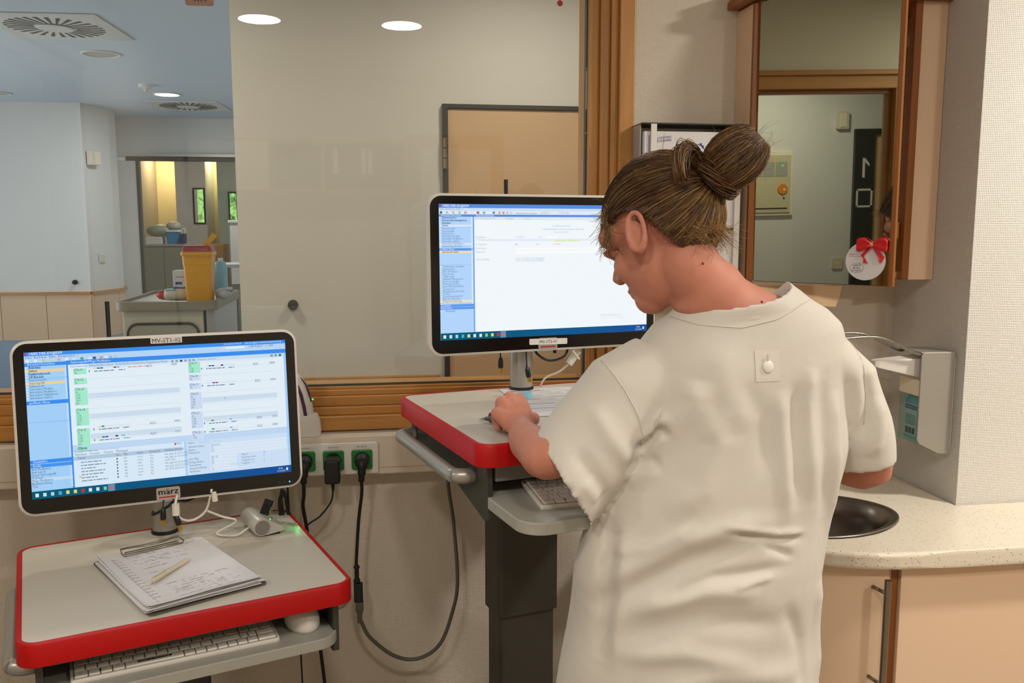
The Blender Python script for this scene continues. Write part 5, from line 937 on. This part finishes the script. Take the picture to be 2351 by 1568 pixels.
b.tube(spline([(.535, 1.42, .80), (.54, 1.42, .95), (.565, 1.42, 1.12), (.59, 1.42, 1.30), (.59, 1.415, 1.37)], 4), [.13] * 4 + [.125] * 4 + [.105] * 4 + [.10] * 4 + [.09], 24)
for x in (.46, .60): b.tube(spline([(x, 1.42, .86), (x, 1.425, .50), (x, 1.42, .12), (x, 1.41, .07)], 4), [.078] * 4 + [.058] * 4 + [.045] * 4 + [.04], 18); b.tube([(x, 1.40, .055), (x, 1.50, .04), (x, 1.57, .03)], [.038, .036, .026], 14)
# left arm and fist
b.tube(spline([(.475, 1.412, 1.345), (.372, 1.396, 1.258), (.276, 1.368, 1.212), (.259, 1.435, 1.211), (.254, 1.505, 1.212), (.2535, 1.552, 1.2235)], 5), [.046] * 3 + [.043] * 4 + [.036] * 4 + [.036] * 2 + [.035] * 3 + [.034] * 3 + [.031] * 2 + [.027] * 2 + [.0245] * 3, 20)
Wp = V3(.2535, 1.552, 1.2235)
kn = [V3(.214, 1.580, 1.240), V3(.2265, 1.604, 1.254), V3(.243, 1.617, 1.260), V3(.2635, 1.624, 1.256)]
for i, k in enumerate(kn):
    r = (.0105, .0118, .0122, .0120)[i]; st = Wp + V3((-.014, -.005, .004, .012)[i], .004, -.002)
    b.tube([st, st.lerp(k, .55) + V3(0, 0, .004), k], [.0165, .0155, r * 1.12], 12); b.ball(k + V3(0, 0, .0015), r * 1.12, 12, 8)
    sc = (.80, .95, 1.0, .93)[i]; o1 = k + V3(.002, .030, -.014) * sc; o2 = o1 + V3(.004, .004, -.024) * sc; o3 = o2 + V3(.006, -.019, -.004) * sc
    o2.z = max(o2.z, 1.2125); o3.z = max(o3.z, 1.2115)
    b.tube(spline([k, o1, o2, o3], 3), [r] * 3 + [r * .93] * 3 + [r * .86] * 3 + [r * .75], 10)
b.ball(Wp.lerp(kn[1], .62) + V3(.004, .0, -.006), (.032, .034, .015), 16, 10)
b.tube(spline([Wp + V3(.010, .006, -.001), V3(.280, 1.585, 1.226), V3(.287, 1.612, 1.222), V3(.280, 1.634, 1.217), V3(.266, 1.642, 1.2145)], 3), [.0155] * 3 + [.0135] * 3 + [.0118] * 3 + [.0105] * 3 + [.009], 12)
# right arm and hand resting on the form
b.tube(spline([(.735, 1.415, 1.365), (.808, 1.425, 1.26), (.862, 1.425, 1.158), (.80, 1.50, 1.172), (.70, 1.58, 1.208), (.640, 1.625, 1.2285)], 5), [.046] * 4 + [.043] * 4 + [.041] * 4 + [.042] * 2 + [.040] * 3 + [.035] * 3 + [.030] * 3 + [.026] * 3, 20)
Wr = V3(.640, 1.625, 1.2285)
for i, (dx_, dy_) in enumerate(((-.040, .075), (-.055, .066), (-.066, .052), (-.070, .034))):
    k = Wr + V3(dx_, dy_, .008 - .003 * i); r = (.0118, .0122, .0118, .0105)[i]; d_ = V3(-.62, .62, 0).lerp(V3(-.95, .2, 0), i / 3).normalized()
    b.tube([Wr + V3(-.004, .004, -.002), Wr.lerp(k, .55) + V3(0, 0, .003), k], [.018, .016, r * 1.1], 12)
    o1 = k + d_ * .036 + V3(0, 0, -.006); o2 = o1 + d_ * .018 + V3(0, 0, -.013); o3 = o2 + d_ * .012 + V3(0, 0, -.006); o2.z = max(o2.z, 1.2135); o3.z = max(o3.z, 1.2125)
    b.tube(spline([k, o1, o2, o3], 3), [r] * 3 + [r * .92] * 3 + [r * .85] * 3 + [r * .72], 10)
b.tube(spline([Wr + V3(.0, .012, -.004), Wr + V3(-.006, .046, -.007), Wr + V3(-.032, .078, -.011), Wr + V3(-.05, .094, -.014)], 3), [.015] * 3 + [.0125] * 3 + [.011] * 3 + [.009], 12)
b.ball((.605, 1.408, 1.415), (.105, .066, .052), 20, 12)
me = remesh(b, .0034, 9, .5)
bm = bmesh.new(); bm.from_mesh(me); vv = [v for v in bm.verts if .50 < v.co.x < .74 and 1.385 < v.co.z < 1.535 and v.co.y < 1.435]
for k in range(60): bmesh.ops.smooth_vert(bm, verts=vv, factor=.5, use_axis_x=True, use_axis_y=True, use_axis_z=True)
bm.to_mesh(me); bm.free()
skin = mat('skin', '#bf7f69', .58, var=.10, scale=18, bump=.12, bscale=700, spec=.35)
sp = skin.node_tree.nodes['Principled BSDF']; sp.inputs['Subsurface Weight'].default_value = .12; sp.inputs['Subsurface Radius'].default_value = (.8, .3, .18); sp.inputs['Subsurface Scale'].default_value = .012
me.materials.clear(); me.materials.append(skin); me.transform(inv); me.polygons.foreach_set('use_smooth', [True] * len(me.polygons))
obj('body', me, None, wb_)
def wt(name, mb, m_, parent=None, **k):   # world-space mesh stored under the person
    mb.v = [(x - .54, y - 1.42, z) for x, y, z in mb.v]; return obj(name, mb, m_, parent or wb_, **k)
for s in (1, -1):
    ey = wt('eye', MB().ball(H(s * .031, .0665, .002),   .0115, 14, 10), skin, smooth=True); q = MB().ball(H(s * .031, .0755, -.002), (.005, .003, .005), 12, 8, ax=AX); wt('iris', q, mat('iris', '#4a5a60', .2), ey, smooth=True)
    wt('eyebrow', MB().tube(spline([H(s * .015, .088, .018), H(s * .034, .083, .023), H(s * .050, .068, .018)], 4), [.002] * 4 + [.003] * 4 + [.0015], 8), mat('brow', '#6b4a2c', .7), smooth=True)
bvh_b = BVHTree.FromPolygons([v.co for v in me.vertices], [tuple(p.vertices) for p in me.polygons])
mole = mat('mole', '#7a3626', .6)
for (x, z) in ((.597, 1.531), (.512, 1.522), (.617, 1.459)):
    h = bvh_b.ray_cast(V3(x - .54, .9 - 1.42, z), V3(0, 1, 0))[0]
    if h: obj('mole', MB().ball(h, .0022, 8, 6), mole, wb_, smooth=True)
# ---- tunic
T0 = MB(); NR = 48
def shear(x, z): return .19 * (x - .592) * min(1, max(0, (z - 1.12) / .26))
R = []
for z, cx, cy, a, bb in ((.60, .525, 1.42, .240, .165), (.70, .525, 1.42, .236, .162), (.80, .526, 1.42, .229, .156), (.90, .534, 1.42, .222, .150), (1.0, .541, 1.42, .218, .142), (1.1, .560, 1.42, .214, .134), (1.2, .588, 1.42, .206, .127), (1.28, .597, 1.42, .199, .121), (1.34, .599, 1.418, .194, .113), (1.385, .598, 1.417, .180, .104), (1.415, .596, 1.416, .156, .097), (1.438, .594, 1.415, .128, .092)):
    ring = []
    for i in range(NR):
        t = 2 * PI * i / NR; c, s = math.cos(t), math.sin(t); n = 2.35
        x = cx + a * math.copysign(abs(c) ** (2 / n), c); y = cy + bb * math.copysign(abs(s) ** (2 / n), s) * (min(1, .45 + max(0, z - 1.22) / .25) if s > 0 else 1); ring.append((x, y, z + shear(x, z)))
    R.append(ring)
def neckring(k, dz):
    out = []
    for i in range(NR):
        t = 2 * PI * i / NR; x = .590 + .097 * k * math.cos(t); y = 1.413 + .086 * k * math.sin(t); fr = max(0, math.sin(t)); bk = max(0, -math.sin(t))
        out.append((x, y, 1.474 + .19 * (x - .592) - .014 * bk - .05 * fr + dz))
    return out
R += [neckring(1.03, -.006), neckring(1.0, .0), neckring(.965, -.003), neckring(.96, -.035)]
T0.rings(R)
def sleeve(secs):
    rr = []
    for c, e1, e2 in secs:
        c, e1, e2 = Vector(c), Vector(e1), Vector(e2); rr.append([c + e1 * math.cos(2 * PI * i / 36) + e2 * math.sin(2 * PI * i / 36) for i in range(36)])
    T0.rings(rr)
sleeve([((.49, 1.418, 1.345), (.062, 0, -.046), (0, .078, 0)), ((.418, 1.413, 1.31), (.064, 0, -.05), (0, .082, 0)), ((.355, 1.40, 1.235), (.062, 0, -.058), (0, .084, 0)), ((.318, 1.388, 1.190), (.050, 0, -.070), (0, .082, 0)), ((.296, 1.382, 1.163), (.0436, 0, -.0725), (0, .081, 0)), ((.3005, 1.382, 1.169), (.036, 0, -.060), (0, .069, 0)), ((.345, 1.39, 1.215), (.036, 0, -.046), (0, .060, 0))])
sleeve([((.71, 1.418, 1.378), (.062, 0, .03), (0, .078, 0)), ((.785, 1.42, 1.33), (.064, 0, .016), (0, .080, 0)), ((.822, 1.428, 1.245), (.060, 0, .012), (0, .080, 0)), ((.838, 1.433, 1.195), (.059, 0, .010), (0, .078, 0)), ((.845, 1.435, 1.166), (.0585, 0, .009), (0, .077, 0)), ((.843, 1.435, 1.172), (.047, 0, .007), (0, .066, 0)), ((.825, 1.43, 1.225), (.042, 0, .008), (0, .058, 0))])
me = remesh(T0, .0042, 6, .5)
n = len(me.vertices); co = np.empty(n * 3); me.vertices.foreach_get('co', co); co = co.reshape(-1, 3)
no = np.empty(n * 3); me.vertices.foreach_get('normal', no); no = no.reshape(-1, 3)
disp = np.zeros(n); x, y, z = co[:, 0], co[:, 1], co[:, 2]; back = np.clip((-no[:, 1] + .15) / .5, 0, 1)
def fold(P, w, amp, taper=True):
    best = np.full(n, 1e9); tt = np.zeros(n); m = len(P) - 1
    for i in range(m):
        a = np.array(P[i]); d_ = np.array(P[i + 1]) - a; L2 = d_ @ d_; k = np.clip(((x - a[0]) * d_[0] + (z - a[1]) * d_[1]) / L2, 0, 1)
        dd = np.hypot(x - a[0] - k * d_[0], z - a[1] - k * d_[1]); u = dd < best; best[u] = dd[u]; tt[u] = (i + k[u]) / m
    g = np.exp(-(best / w) ** 2)
    if taper: g *= np.clip(np.sin(PI * np.clip(tt, .02, .98)) * 1.6, 0, 1)
    disp[:] += 1.35 * amp * g * back
for P, w, am in (([(.395, 1.208), (.422, 1.240), (.446, 1.258), (.455, 1.246)], .008, -.008), ([(.40, 1.232), (.43, 1.268), (.462, 1.284)], .010, .007), ([(.55, 1.36), (.60, 1.28), (.61, 1.18)], .018, -.003), ([(.36, 1.06), (.42, 1.075), (.50, 1.12)], .010, .004), ([(.42, .99), (.52, 1.03), (.66, 1.04)], .010, -.004), ([(.497, 1.344), (.489, 1.302), (.456, 1.265), (.411, 1.235)], .022, .007), ([(.397, 1.222), (.424, 1.262), (.440, 1.272)], .012, -.006), ([(.383, 1.198), (.447, 1.209)], .012, -.005), ([(.387, 1.172), (.443, 1.20)], .014, .004), ([(.50, 1.30), (.53, 1.24), (.50, 1.17), (.44, 1.12)], .022, .006),
              ([(.337, .998), (.40, 1.044), (.471, 1.087), (.558, 1.111), (.63, 1.112)], .016, .006), ([(.33, .955), (.40, 1.01), (.48, 1.055), (.60, 1.085)], .018, -.006), ([(.631, 1.326), (.638, 1.248), (.645, 1.10)], .014, .005), ([(.66, 1.34), (.655, 1.25), (.66, 1.12)], .012, -.005), ([(.690, 1.36), (.682, 1.297), (.688, 1.13)], .013, .006), ([(.715, 1.34), (.71, 1.24), (.715, 1.10)], .011, -.005), ([(.74, 1.32), (.735, 1.22), (.738, 1.06)], .012, .006),
              ([(.529, 1.112), (.626, 1.093), (.679, 1.090)], .006, .004), ([(.529, 1.103), (.626, 1.084), (.679, 1.081)], .006, -.004), ([(.547, 1.013), (.621, 1.027)], .006, .004), ([(.373, .973), (.503, 1.009), (.60, 1.0)], .016, .006), ([(.36, .93), (.50, .965), (.66, .94)], .02, -.005), ([(.604, 1.076), (.657, 1.052)], .007, -.004), ([(.36, .90), (.47, .91), (.60, .88)], .016, .005), ([(.40, .84), (.52, .87), (.70, .85)], .02, .006), ([(.64, .98), (.68, .90), (.69, .80)], .014, -.005), ([(.72, 1.0), (.73, .92), (.735, .80)], .014, .006),
              ([(.37, 1.12), (.36, 1.0), (.345, .88)], .012, -.006), ([(.39, 1.11), (.38, 1.0), (.365, .86)], .012, .005), ([(.33, 1.30), (.36, 1.25), (.40, 1.20)], .016, .005), ([(.30, 1.24), (.33, 1.19), (.365, 1.13)], .015, -.005), ([(.31, 1.19), (.345, 1.15)], .012, .004), ([(.80, 1.36), (.81, 1.30), (.80, 1.22)], .010, -.007), ([(.835, 1.30), (.83, 1.24), (.82, 1.19)], .012, .005), ([(.52, 1.40), (.55, 1.33), (.56, 1.25)], .03, .004)):
    fold(P, w, am)
r_ = np.random.RandomState(4)
for k in range(14):
    d_ = r_.normal(size=3); d_ /= np.linalg.norm(d_); fq = r_.uniform(14, 40); disp += .0011 * np.sin(co @ d_ * fq + r_.uniform(0, 6)) * (1 if k < 8 else .6)
disp *= np.clip((1.455 + .19 * (x - .592) - z) / .02, .05, 1)
co += no * disp[:, None]; me.vertices.foreach_set('co', co.ravel()); me.update()
cloth = mat('white_cotton', '#cdc7bd', .85, var=.03, scale=14, bump=.25, bscale=900, spec=.2); cp_ = cloth.node_tree.nodes['Principled BSDF']; cp_.inputs['Sheen Weight'].default_value = .15
me.materials.clear(); me.materials.append(cloth); me.polygons.foreach_set('use_smooth', [True] * len(me.polygons))
bvh = BVHTree.FromPolygons([v.co for v in me.vertices], [tuple(p.vertices) for p in me.polygons])
me.transform(inv); tun = obj('tunic', me, None, wb_)
def onback(x, z, off=.0006):
    h, nn, _, _ = bvh.ray_cast(V3(x, .9, z), V3(0, 1, 0)); return (h + nn * off) if h else None
def seam(P, r, m_=None, name='seam'):
    pts = []
    for (a, b_), (c, d_) in zip(P[:-1], P[1:]):
        for k in range(6):
            h = onback(a + (c - a) * k / 6, b_ + (d_ - b_) * k / 6)
            if h and (not pts or (h - pts[-1]).length < .05): pts.append(h)
    if len(pts) > 3: wt(name, MB().tube(pts, r, 6), m_ or cloth, tun, smooth=True)
seam([(.475, 1.434), (.505, 1.425), (.571, 1.421), (.629, 1.433), (.679, 1.455), (.715, 1.462)], .0008)
seam([(.362, 1.362), (.385, 1.324), (.406, 1.281), (.418, 1.223)], .0009); seam([(.775, 1.425), (.797, 1.373), (.808, 1.297), (.806, 1.24)], .0008)
seam([(.345, 1.10), (.332, 1.0), (.322, .90), (.31, .79)], .0009)
q = MB(); g = [(.589 + .042 * i / 8, 1.337 + .049 * j / 8) for j in range(9) for i in range(9)]; pp = [onback(a, b_, .0007) for a, b_ in g]
if all(pp): q.add(pp, [(j * 9 + i, j * 9 + i + 1, j * 9 + i + 10, j * 9 + i + 9) for j in range(8) for i in range(8)]); wt('sewn_patch', q, mat('patch_cotton', '#d2cbc0', .85, bump=.3, bscale=900), tun)
h, nn, _, _ = bvh.ray_cast(V3(.610, .9, 1.360), V3(0, 1, 0))
if h:
    A_ = (V3(1, 0, 0) - nn * nn.x).normalized(); wt('button', MB().ball(h + nn * .0015, (.0095, .0105, .0028), 18, 8, ax=(A_, nn.cross(A_), nn)), M['white'], tun, smooth=True); q = MB().tube([h + V3(0, 0, .020), h + V3(0, -.001, .010)], .0011, 6); q.tube([h + V3(0, -.001, -.010), h + V3(0, 0, -.021)], .0011, 6); wt('buttonhole', q, cloth, tun)
for k, x in enumerate((.45, .61)): wt('trouser_leg', MB().tube(spline([(x, 1.42, .92), (x, 1.425, .5), (x, 1.42, .09)], 6), [.11] * 6 + [.088] * 6 + [.078], 20), mat('trouser_cotton', '#cfcac0', .85), smooth=True); wt('shoe', MB().rings([[(x + a * w, yy, zz) for a, zz in ((-1, .006), (1, .006), (.9, hh), (-.9, hh))] for yy, w, hh in ((1.345, .03, .07), (1.40, .042, .10), (1.48, .046, .075), (1.56, .046, .055), (1.60, .03, .04))]), M['white'], bevel=.006)
pen('writing_pen', 'grey ballpoint pen held in the writing hand', (.286, 1.577, 1.233), (.1945, 1.672, 1.2115), .0042, mat('pen_grey', '#4c4744', .3), M['steel'], False)

# ---- hair
hd, hm, hb = mat('hair_dark', '#4a3019', .5, var=.2, scale=60), mat('hair_mid', '#6b4a27', .45, var=.2, scale=60), mat('hair_light', '#a07c4c', .42, var=.2, scale=60)
CC = (0, -.014, .019); RA = np.array((.0815, .1005, .1005))
def zmin(y): return float(np.interp(y, (-.11, -.07, -.035, -.022, .005, .03, .055, .078, .1), (-.1005, -.1005, -.082, -.026, .008, .016, .016, .054, .066)))
def hp(d, k=1.0): d = np.asarray(d); p = d * RA * k; return p
def ok(d): p = hp(d); return p[2] > zmin(p[1])
def toW(p): return H(p[0] + CC[0], p[1] + CC[1], p[2] + CC[2])
cap = MB(); nu, nv = 150, 100; vs = []; keep = {}
for j in range(nv + 1):
    for i in range(nu):
        th = PI * j / nv; ph = 2 * PI * i / nu; d = np.array((math.sin(th) * math.cos(ph), math.sin(th) * math.sin(ph), math.cos(th))); vs.append((d, toW(hp(d, 1))))
fs = []
for j in range(nv):
    for i in range(nu):
        q4 = (j * nu + i, j * nu + (i + 1) % nu, (j + 1) * nu + (i + 1) % nu, (j + 1) * nu + i); c = sum(vs[k][0] for k in q4) / 4
        c = c / (np.linalg.norm(c) + 1e-9)
        if ok(c): fs.append(q4)
cap.add([v[1] for v in vs], fs); hair = wt('hair', cap, hd, smooth=True); so = hair.modifiers.new('thick', 'SOLIDIFY'); so.thickness = .006; so.offset = -1
TD = np.array((.0, -.99, .0)); TD /= np.linalg.norm(TD)
rs = np.random.RandomState(12); SB = [MB(), MB(), MB()]
def strand(P, r0, which, n=3): SB[which].tube(P, [r0 * (1 - .5 * k / (len(P) - 1)) for k in range(len(P))], n)
cnt = 0
while cnt < 2600:
    d = rs.normal(size=3); d /= np.linalg.norm(d)
    if not ok(d) or d @ TD > .985: continue
    nape = hp(d)[2] < -.03 and hp(d)[1] < 0
    ang_ = math.acos(np.clip(d @ TD, -1, 1)); lift = rs.uniform(.006, .05) ; kk = 9; P = []; w1, w2 = rs.uniform(0, 6, 2); wob = rs.uniform(.0, .03)
    span = rs.uniform(.55, 1) if ang_ > .7 else 1
    for i in range(kk):
        t = span * i / (kk - 1); a = math.sin((1 - t) * ang_) / math.sin(ang_); c = math.sin(t * ang_) / math.sin(ang_); v = a * d + c * TD; v = v + wob * np.array((math.sin(w1 + 5 * t), 0, math.sin(w2 + 4 * t))) * math.sin(PI * t); v /= np.linalg.norm(v)
        k = 1.005 + lift * math.sin(PI * min(1, t * .9 + .05)) + .07 * max(0, (t - .8) / .2) ** 2
        P.append(toW(hp(v, k)))
    z_ = rs.rand(); wh = (1 if z_ < .45 else 2 if z_ < .9 else 0) if nape else (0 if z_ < .45 else 1 if z_ < .90 else 2)
    strand(P, rs.uniform(.0005, .0010), wh); cnt += 1
# bun
bt = toW(TD * RA * 1.02); bax = (Rt * .66 + Up * .60 + Fw * -.36).normalized(); bs1 = bax.cross(V3(0, 0, 1)).normalized(); bs2 = bax.cross(bs1)
bc = bt + bax * .050; bun = wt('hair_bun', MB().ball(bc, (.042, .042, .051), 24, 16, ax=(bs1, bs2, bax)), hd, smooth=True)
for k in range(900):
    ph = rs.uniform(0, 2 * PI); P = []; end = rs.uniform(1.7, 2.75); tw = rs.uniform(-.35, .55); lift = rs.uniform(1.0, 1.09)
    for i in range(9):
        t = .25 + (end - .25) * i / 8; a = ph + tw * (i / 8); rr = .0435 * math.sin(t) * lift * (1 + .06 * math.sin(3 * a)); P.append(bc + bs1 * rr * math.cos(a) + bs2 * rr * math.sin(a) - bax * .053 * math.cos(t) * lift)
    z_ = rs.rand(); strand(P, rs.uniform(.0006, .0011), 0 if z_ < .45 else 1 if z_ < .92 else 2)
for k in range(420):   # wrapped strand ring at the base of the bun
    a0 = rs.uniform(0, 2 * PI); L = rs.uniform(1.0, 2.4); q_ = rs.uniform(0, 2 * PI); rr = rs.uniform(.006, .0145); P = []
    for i in range(9):
        a = a0 + L * i / 8; q2 = q_ + 1.6 * i / 8; R1 = .033 + rr * math.cos(q2); P.append(bt + bax * (.012 + rr * math.sin(q2) * 1.1) + bs1 * R1 * math.cos(a) + bs2 * R1 * math.sin(a))
    strand(P, .0009, 0 if rs.rand() < .55 else 1)
lp0 = bt - bax * .0
for k in range(320):   # looser looped lock beside the bun
    P = []; o_ = rs.normal(size=3) * .006; 
    for i in range(10):
        a = -.6 + 3.6 * i / 9; c = bt + hl * (.052 + .026 * math.cos(a)) + hu * (.016 + .030 * math.sin(a)) - hf * (.000 + .012 * math.sin(a * .9)) + V3(*o_) * (1 - .4 * abs(i - 5) / 5); P.append(c)
    strand(P, .0009, 0 if rs.rand() < .4 else 1 if rs.rand() < .8 else 2)
def fly(base, dirv, L, which, curl=.3, r=.00028):
    P = [base]; d_ = Vector(dirv).normalized(); c = V3(*rs.normal(size=3)) * curl
    for i in range(7): d_ = (d_ + c * .22 + V3(*rs.normal(size=3)) * .06).normalized(); P.append(P[-1] + d_ * L / 7)
    strand(P, r, which)
for k in range(70): v = rs.normal(size=3); v /= np.linalg.norm(v); fly(bc + (bs1 * v[0] * .047 + bs2 * v[1] * .047 + bax * abs(v[2]) * .056), bs1 * v[0] + bs2 * v[1] + bax * (abs(v[2]) + .5), rs.uniform(.010, .035), 1 + (k % 2), .6, .0002)
for k in range(320):   # wisps at the nape
    d = np.array((rs.uniform(-.7, .8), rs.uniform(-1, -.5), rs.uniform(-.85, -.6))); d /= np.linalg.norm(d); fly(toW(hp(d, 1.0)), (hu * -1 - hf * rs.uniform(.1, .7) + hl * rs.uniform(-.5, .5)), rs.uniform(.015, .050), 2 if k % 3 else 1, .5)
for k in range(170):   # temple and side hair in front of the ear
    d = np.array((rs.uniform(.55, .85), rs.uniform(.35, .85), rs.uniform(-.05, .45))); d /= np.linalg.norm(d); fly(toW(hp(d, 1.02)), (hu * -1 + hf * rs.uniform(-.2, .5) + hl * rs.uniform(.0, .3)), rs.uniform(.02, .055), 2 if k % 2 else 1, .35, .0005)
for k in range(80):   # fringe over the forehead
    d = np.array((rs.uniform(-.4, .7), rs.uniform(.75, 1), rs.uniform(.5, .75))); d /= np.linalg.norm(d); fly(toW(hp(d, 1.02)), (hf * 1 + hu * rs.uniform(-1.2, .3) + hl * rs.uniform(-.3, .7)), rs.uniform(.012, .035), 2, .5, .0003)
for k in range(60): d = rs.normal(size=3); d /= np.linalg.norm(d); (ok(d) and fly(toW(hp(d, 1.05)), toW(d) - HC, rs.uniform(.015, .04), 1 + k % 2))
for k, nm in enumerate(('dark brown', 'brown', 'dark blond')):
    o = wt('hair_strands', SB[k], (hd, hm, hb)[k], hair, smooth=True); o['kind'] = 'stuff'; o['label'] = nm + ' strands of the pinned-up hair'
